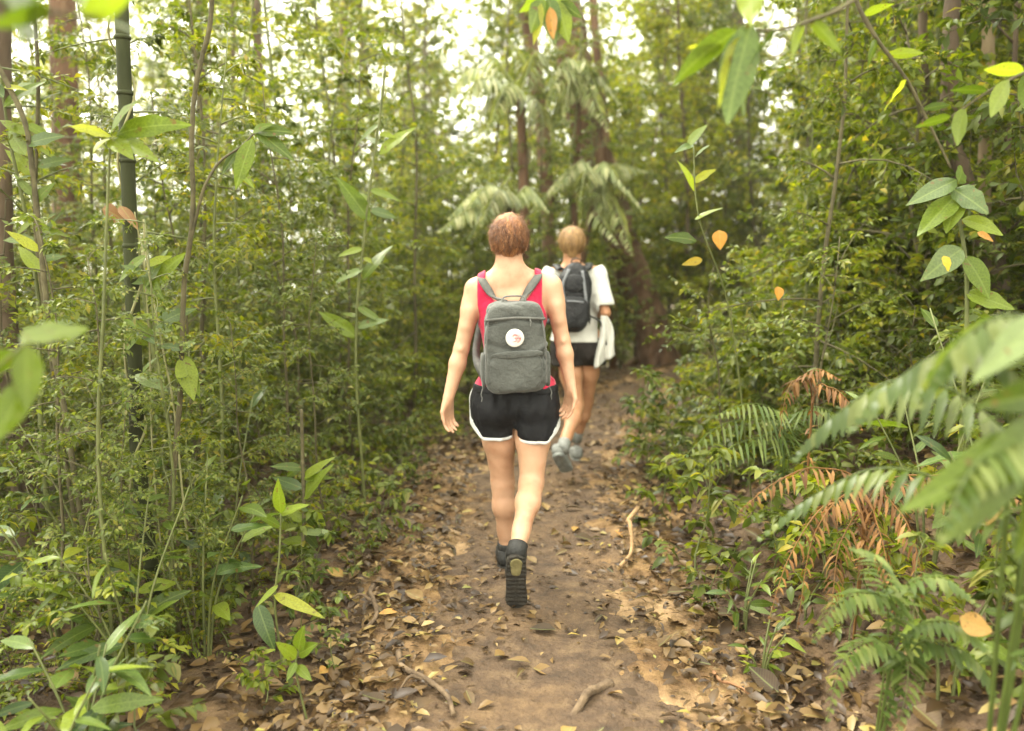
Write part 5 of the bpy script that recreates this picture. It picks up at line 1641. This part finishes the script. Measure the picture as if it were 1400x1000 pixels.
lance_plant(on_ground(70, 2.2), 5, .55, 0.203, 'lance-leaved plant with bright green leaves in the lower left corner', stand=.1, mats=(M_DARKBIG, M_DARKBIG, M_BIG))
lance_plant(on_ground(10, 2.0), 4, .45, 0.203, 'lance-leaved plant cut by the left picture edge near the bottom', mats=(M_DARKBIG, M_BIG))
lance_plant(on_ground(150, 2.6), 5, .7, 0.211, 'lance-leaved plant below the dark bamboo', mats=(M_BIG, M_DARKBIG, M_BIG))
lance_plant(on_ground(255, 2.9), 4, .75, 0.195, 'lance-leaved plant at the foot of the wavy liana', mats=(M_BIG, M_DARKBIG))
lance_plant(on_ground(120, 3.3), 5, 1.1, 0.203, 'tall lance-leaved plant left of the bamboo', mats=(M_BIG, M_DARKBIG, M_DARKBIG))
lance_plant(on_ground(60, 2.9), 5, .9, 0.211, 'tall lance-leaved plant near the left edge', mats=(M_BIG, M_DARKBIG, M_BIGY))
lance_plant(on_ground(300, 3.6), 4, .9, 0.172, 'lance-leaved plant between the liana and the trail', mats=(M_BIG, M_BIGY, M_PALE))
lance_plant(on_ground(1330, 2.3), 3, .4, 0.156, 'lance-leaved plant below the blurred fern at right', mats=(M_BIG, M_DARKBIG))
lance_plant(on_ground(1030, 3.1), 4, .32, 0.109, 'small plant with pale leaves on the right edge of the trail', mats=(M_PALE, M_BIG))
lance_plant(on_ground(1060, 2.7), 4, .25, 0.094, 'small light green plant in front of the dead fern', mats=(M_BIGY, M_BIG))
lance_plant(on_ground(1290, 3.0), 4, .75, 0.203, 'lance-leaved plant on the bank above the dead fern', mats=(M_BIG, M_PALE))
lance_plant(on_ground(1390, 2.6), 4, 1.0, 0.218, 'lance-leaved plant at the right edge under the pale leaves', mats=(M_BIG, M_DARKBIG, M_DARKBIG))
t = thing('seedling', 'seedling with two long pale-tipped leaves at the left edge of the trail', 'seedling', on_ground(372, 2.75))
stem_part(t, [t.location, P(376, 830, 2.75), P(382, 760, 2.75), P(384, 700, 2.78)], .005, .003, M_GSTEM)
for b, e, m, rt in (((374, 812), (438, 840), M_BIGY, .22), ((352, 826), (373, 890), M_PALE, .36), ((380, 800), (350, 828), M_BIG, .2), ((383, 720), (350, 700), M_BIG, .3), ((384, 702), (420, 690), M_BIG, .3), ((384, 702), (378, 660), M_BIGY, .3)):
    leaf_on(t, b, e, 2.75, 2.68, m, rt, .1)
t = thing('seedling', 'low seedling with round leaves at the lower left edge of the trail', 'seedling', on_ground(405, 2.45))
stem_part(t, [t.location, P(405, 920, 2.45), P(408, 890, 2.45)], .004, .003, M_GSTEM)
for b, e in (((406, 900), (380, 880)), ((408, 895), (432, 880)), ((406, 910), (425, 930)), ((405, 905), (392, 930)), ((408, 890), (410, 862))):
    leaf_on(t, b, e, 2.45, 2.4, M_BIG, .4, .1)

# ---- leaning trunk past the bend, with its neighbours
t = thing('tree', 'leaning brown tree trunk rising behind the white shirt past the bend', 'tree', on_ground(902, 11.2))
stem_part(t, [t.location + Vector((0, 0, -.2)), P(893, 460, 11.2), P(872, 400, 11.2), P(848, 335, 11.2), P(832, 270, 11.2), P(812, 205, 11.2), P(797, 150, 11.2), P(787, 95, 11.2), P(772, 10, 11.2), P(745, -90, 11.2), P(720, -260, 11.2)], .27, .20, M_RBARK, 'trunk', 16, 90, .22)
for k in range(3):
    a = Acc(); az = (.4, 2.4, 4.3)[k]
    q = np.array([t.location.x, t.location.y, t.location.z])
    a.tube(smooth_path([(.08 * math.cos(az), .08 * math.sin(az), .35), (.28 * math.cos(az), .28 * math.sin(az), .12), (.6 * math.cos(az), .6 * math.sin(az), -.05)], 12), np.linspace(.10, .04, 12), 8, .15)
    obj('root', a.mesh('root', True), M_RBARK, t)
ml = Acc(); n_ = 420
sp = smooth_path([P(893, 460, 11.2), P(848, 335, 11.2), P(812, 205, 11.2), P(787, 95, 11.2)], 80) - np.array(t.location)
ix = rng.integers(0, 80, n_); an_ = rng.random(n_) * 6.28; rr = .22 + .2 * rng.random(n_)
keep = (np.sin(ix * .19) > -.3)
pp = (sp[ix] + np.stack([rr * np.cos(an_), rr * np.sin(an_), rng.normal(0, .05, n_)], -1))[keep]
dd = (np.stack([np.cos(an_), np.sin(an_), rng.normal(-.7, .4, n_)], -1))[keep]
ml.leaves(pp, dd, np.tile([0, 0, 1.0], (len(pp), 1)) + rng.normal(0, .4, (len(pp), 3)), .07 + .09 * rng.random(len(pp)), .03 + .04 * rng.random(len(pp)), hi=True)
setp(obj('climber_leaves', ml.mesh('climber_leaves'), M_GREY, t), kind='stuff')
t = thing('tree', 'slim reddish trunk left of the leaning tree past the bend', 'tree', on_ground(752, 12.5))
stem_part(t, [t.location, P(752, 350, 12.5), P(746, 240, 12.5), P(740, 160, 12.5), P(728, 70, 12.5), P(712, -60, 12.5), P(705, -200, 12.5)], .12, .09, M_RBARK, 'trunk', 12, 50, .15)
t = thing('tree', 'thin straight reddish trunk right of the leaning tree', 'tree', on_ground(838, 11))
stem_part(t, [t.location, P(836, 320, 11), P(826, 160, 11), P(815, 60, 11), P(810, -40, 11), P(806, -200, 11)], .06, .045, M_RBARK, 'trunk', 10, 50, .15)
for lab, pts, Yd, r0, mt in (
        ('dark leaning trunk high on the right bank', [(1375, 420), (1320, 250), (1302, 200), (1298, 130), (1300, 40), (1308, -80)], 4.8, .05, M_BARK),
        ('pale brown trunk beside the dark trunk on the right bank', [(1352, 420), (1345, 300), (1350, 150), (1352, 20), (1358, -90)], 5.2, .04, M_TANBARK),
        ('thin brown trunk further up the right bank', [(1265, 380), (1268, 200), (1262, 60), (1262, -80)], 6.0, .035, M_BARK),
        ('broad brown trunk behind the leaves at far left', [(98, 560), (92, 380), (92, 250), (88, 120), (84, -80)], 8.5, .15, M_RBARK),
        ('dark trunk cut by the left picture edge', [(22, 560), (12, 470), (6, 400), (2, 250), (0, -60)], 4.2, .055, M_BARK),
        ('slim grey trunk against the bright gap at upper left', [(300, 500), (292, 330), (284, 220), (276, 130), (272, 50), (268, -80)], 10, .075, M_BARK),
        ('slim dark trunk seen through the middle of the left thicket', [(372, 520), (366, 330), (360, 200), (352, 60), (350, -80)], 9, .055, M_BARK),
        ('pale slim trunk at the top between the liana and the walkers', [(478, 420), (474, 200), (470, 60), (472, -80)], 13, .075, M_TANBARK)):
    b = on_ground(pts[0][0], Yd)
    t = thing('tree', lab, 'tree', b)
    stem_part(t, [b] + [P(x, y, Yd) for x, y in pts if P(x, y, Yd).z > b.z + .3], r0 * 1.15, r0 * .8, mt, 'trunk', 12, 50, .15)

# ---- tree ferns with drooping fronds behind the walkers
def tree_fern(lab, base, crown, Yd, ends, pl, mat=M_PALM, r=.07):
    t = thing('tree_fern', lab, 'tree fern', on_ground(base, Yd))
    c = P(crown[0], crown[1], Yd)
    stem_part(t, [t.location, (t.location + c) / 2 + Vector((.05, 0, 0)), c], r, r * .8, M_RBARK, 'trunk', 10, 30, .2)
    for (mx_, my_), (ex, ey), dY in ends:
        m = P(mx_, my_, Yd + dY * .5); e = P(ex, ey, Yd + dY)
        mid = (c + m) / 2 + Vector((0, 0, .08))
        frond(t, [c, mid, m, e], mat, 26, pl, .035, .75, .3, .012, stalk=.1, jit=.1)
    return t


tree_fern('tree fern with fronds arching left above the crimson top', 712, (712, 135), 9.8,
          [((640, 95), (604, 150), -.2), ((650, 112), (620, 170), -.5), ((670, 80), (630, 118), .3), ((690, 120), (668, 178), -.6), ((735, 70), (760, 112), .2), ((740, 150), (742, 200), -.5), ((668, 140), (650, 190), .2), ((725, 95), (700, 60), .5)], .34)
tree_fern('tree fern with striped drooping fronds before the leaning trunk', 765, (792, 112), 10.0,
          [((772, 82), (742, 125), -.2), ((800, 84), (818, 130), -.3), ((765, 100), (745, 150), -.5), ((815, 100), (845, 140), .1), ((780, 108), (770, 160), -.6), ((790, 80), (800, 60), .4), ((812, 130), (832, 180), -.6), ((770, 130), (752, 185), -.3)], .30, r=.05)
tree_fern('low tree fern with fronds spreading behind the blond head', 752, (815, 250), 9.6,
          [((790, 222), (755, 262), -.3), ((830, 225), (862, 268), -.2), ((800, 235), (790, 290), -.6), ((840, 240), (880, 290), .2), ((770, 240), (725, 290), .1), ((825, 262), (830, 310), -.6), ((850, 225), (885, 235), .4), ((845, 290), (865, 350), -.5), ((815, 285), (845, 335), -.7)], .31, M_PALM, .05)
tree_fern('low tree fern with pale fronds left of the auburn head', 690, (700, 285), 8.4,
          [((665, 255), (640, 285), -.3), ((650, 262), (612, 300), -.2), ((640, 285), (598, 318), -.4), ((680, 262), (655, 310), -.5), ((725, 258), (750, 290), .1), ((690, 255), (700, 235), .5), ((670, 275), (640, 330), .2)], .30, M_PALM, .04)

# ---- plants round the foot of the leaning trunk
for px, Yd, lab in ((838, 11.2, 'leafy shrub left of the foot of the leaning trunk'), (925, 11.9, 'leafy shrub right of the foot of the leaning trunk'), (812, 10.6, 'leafy shrub beside the low tree fern'), (955, 11.6, 'leafy shrub where the trail bends away')):
    pr = SHR[(px // 7) % 6]
    place(pr, on_ground(px, Yd), rng.random() * 6, .85, lab, 'shrub', None)
    if 'group' in COL.objects[-1]: del COL.objects[-1]['group']

# ---- sticks and roots on the trail
for lab, a_, b_, r0, mt, nm in (
        ('pale thin stick lying left of the trailing foot', (590, 684), (626, 699), .006, M_TANWOOD, 'stick'),
        ('thin brown stick lying across the left edge of the trail', (518, 718), (583, 735), .007, M_TWIG, 'stick'),
        ('stubby tan stick standing at the right edge of the trail', (872, 725), (848, 782), .014, M_TANWOOD, 'stick'),
        ('dark root crossing the bottom of the trail', (835, 938), (765, 996), .020, M_TWIG, 'root'),
        ('dark broken branch on the left side of the trail', (520, 800), (500, 870), .014, M_TWIG, 'branch'),
        ('dark branch lying below the left seedlings', (545, 900), (620, 985), .013, M_TWIG, 'branch'),
        ('reddish curved twig at the lower right of the trail', (975, 925), (1040, 972), .007, M_DEADW, 'stick'),
        ('slim twig slanting on the right bank above the seedlings', (975, 660), (1030, 698), .005, M_DEADW, 'stick'),
        ('short dark stick between the feet and the right bank', (960, 810), (905, 820), .009, M_TWIG, 'stick'),
        ('thin twig poking from the litter at lower left', (310, 905), (325, 945), .004, M_TANWOOD, 'stick'),
        ('long dry branch over the right bank', (1230, 690), (1330, 745), .006, M_DEADW, 'branch'),
        ('forked dark twig at the left trail edge', (425, 690), (505, 745), .008, M_TWIG, 'branch')):
    def hit(px, py):
        for Yd in np.arange(1.6, 12, .02):
            q = P(px, py, Yd)
            if q.z <= float(tz(q.x, q.y)): break
        return Vector((q.x, q.y, float(tz(q.x, q.y)) + r0 + .008))
    p, q = hit(*a_), hit(*b_)
    up_ = Vector((0, 0, .06 if 'standing' in lab else .012))
    acc = Acc()
    if 'standing' in lab: p = p + Vector((0, 0, .10))
    m = (p + q) / 2; m.z = max(m.z, float(tz(m.x, m.y)) + r0 * .9)
    n1 = Vector((q.y - p.y, p.x - q.x, 0)) * (.03 if nm == 'root' else .06)
    if nm == 'root': p.z -= .022; q.z -= .03
    acc.tube(smooth_path([p - p, (p + m) / 2 + n1 - p, m + up_ - p, (m + q) / 2 - n1 - p, q - p], 20), np.linspace(r0, r0 * .6, 20), 7, .3)
    if 'branch' in nm:
        s0 = (m - p); acc.tube(smooth_path([s0, s0 + n1 * 3 + Vector((.03, .02, .03)), s0 + n1 * 6 + Vector((.08, 0, .02))], 10), np.linspace(r0 * .6, r0 * .25, 10), 6, .3)
    setp(obj(nm if nm != 'branch' else 'fallen_branch', acc.mesh(nm, True), mt, loc=p), lab, 'stick' if nm != 'root' else 'root')
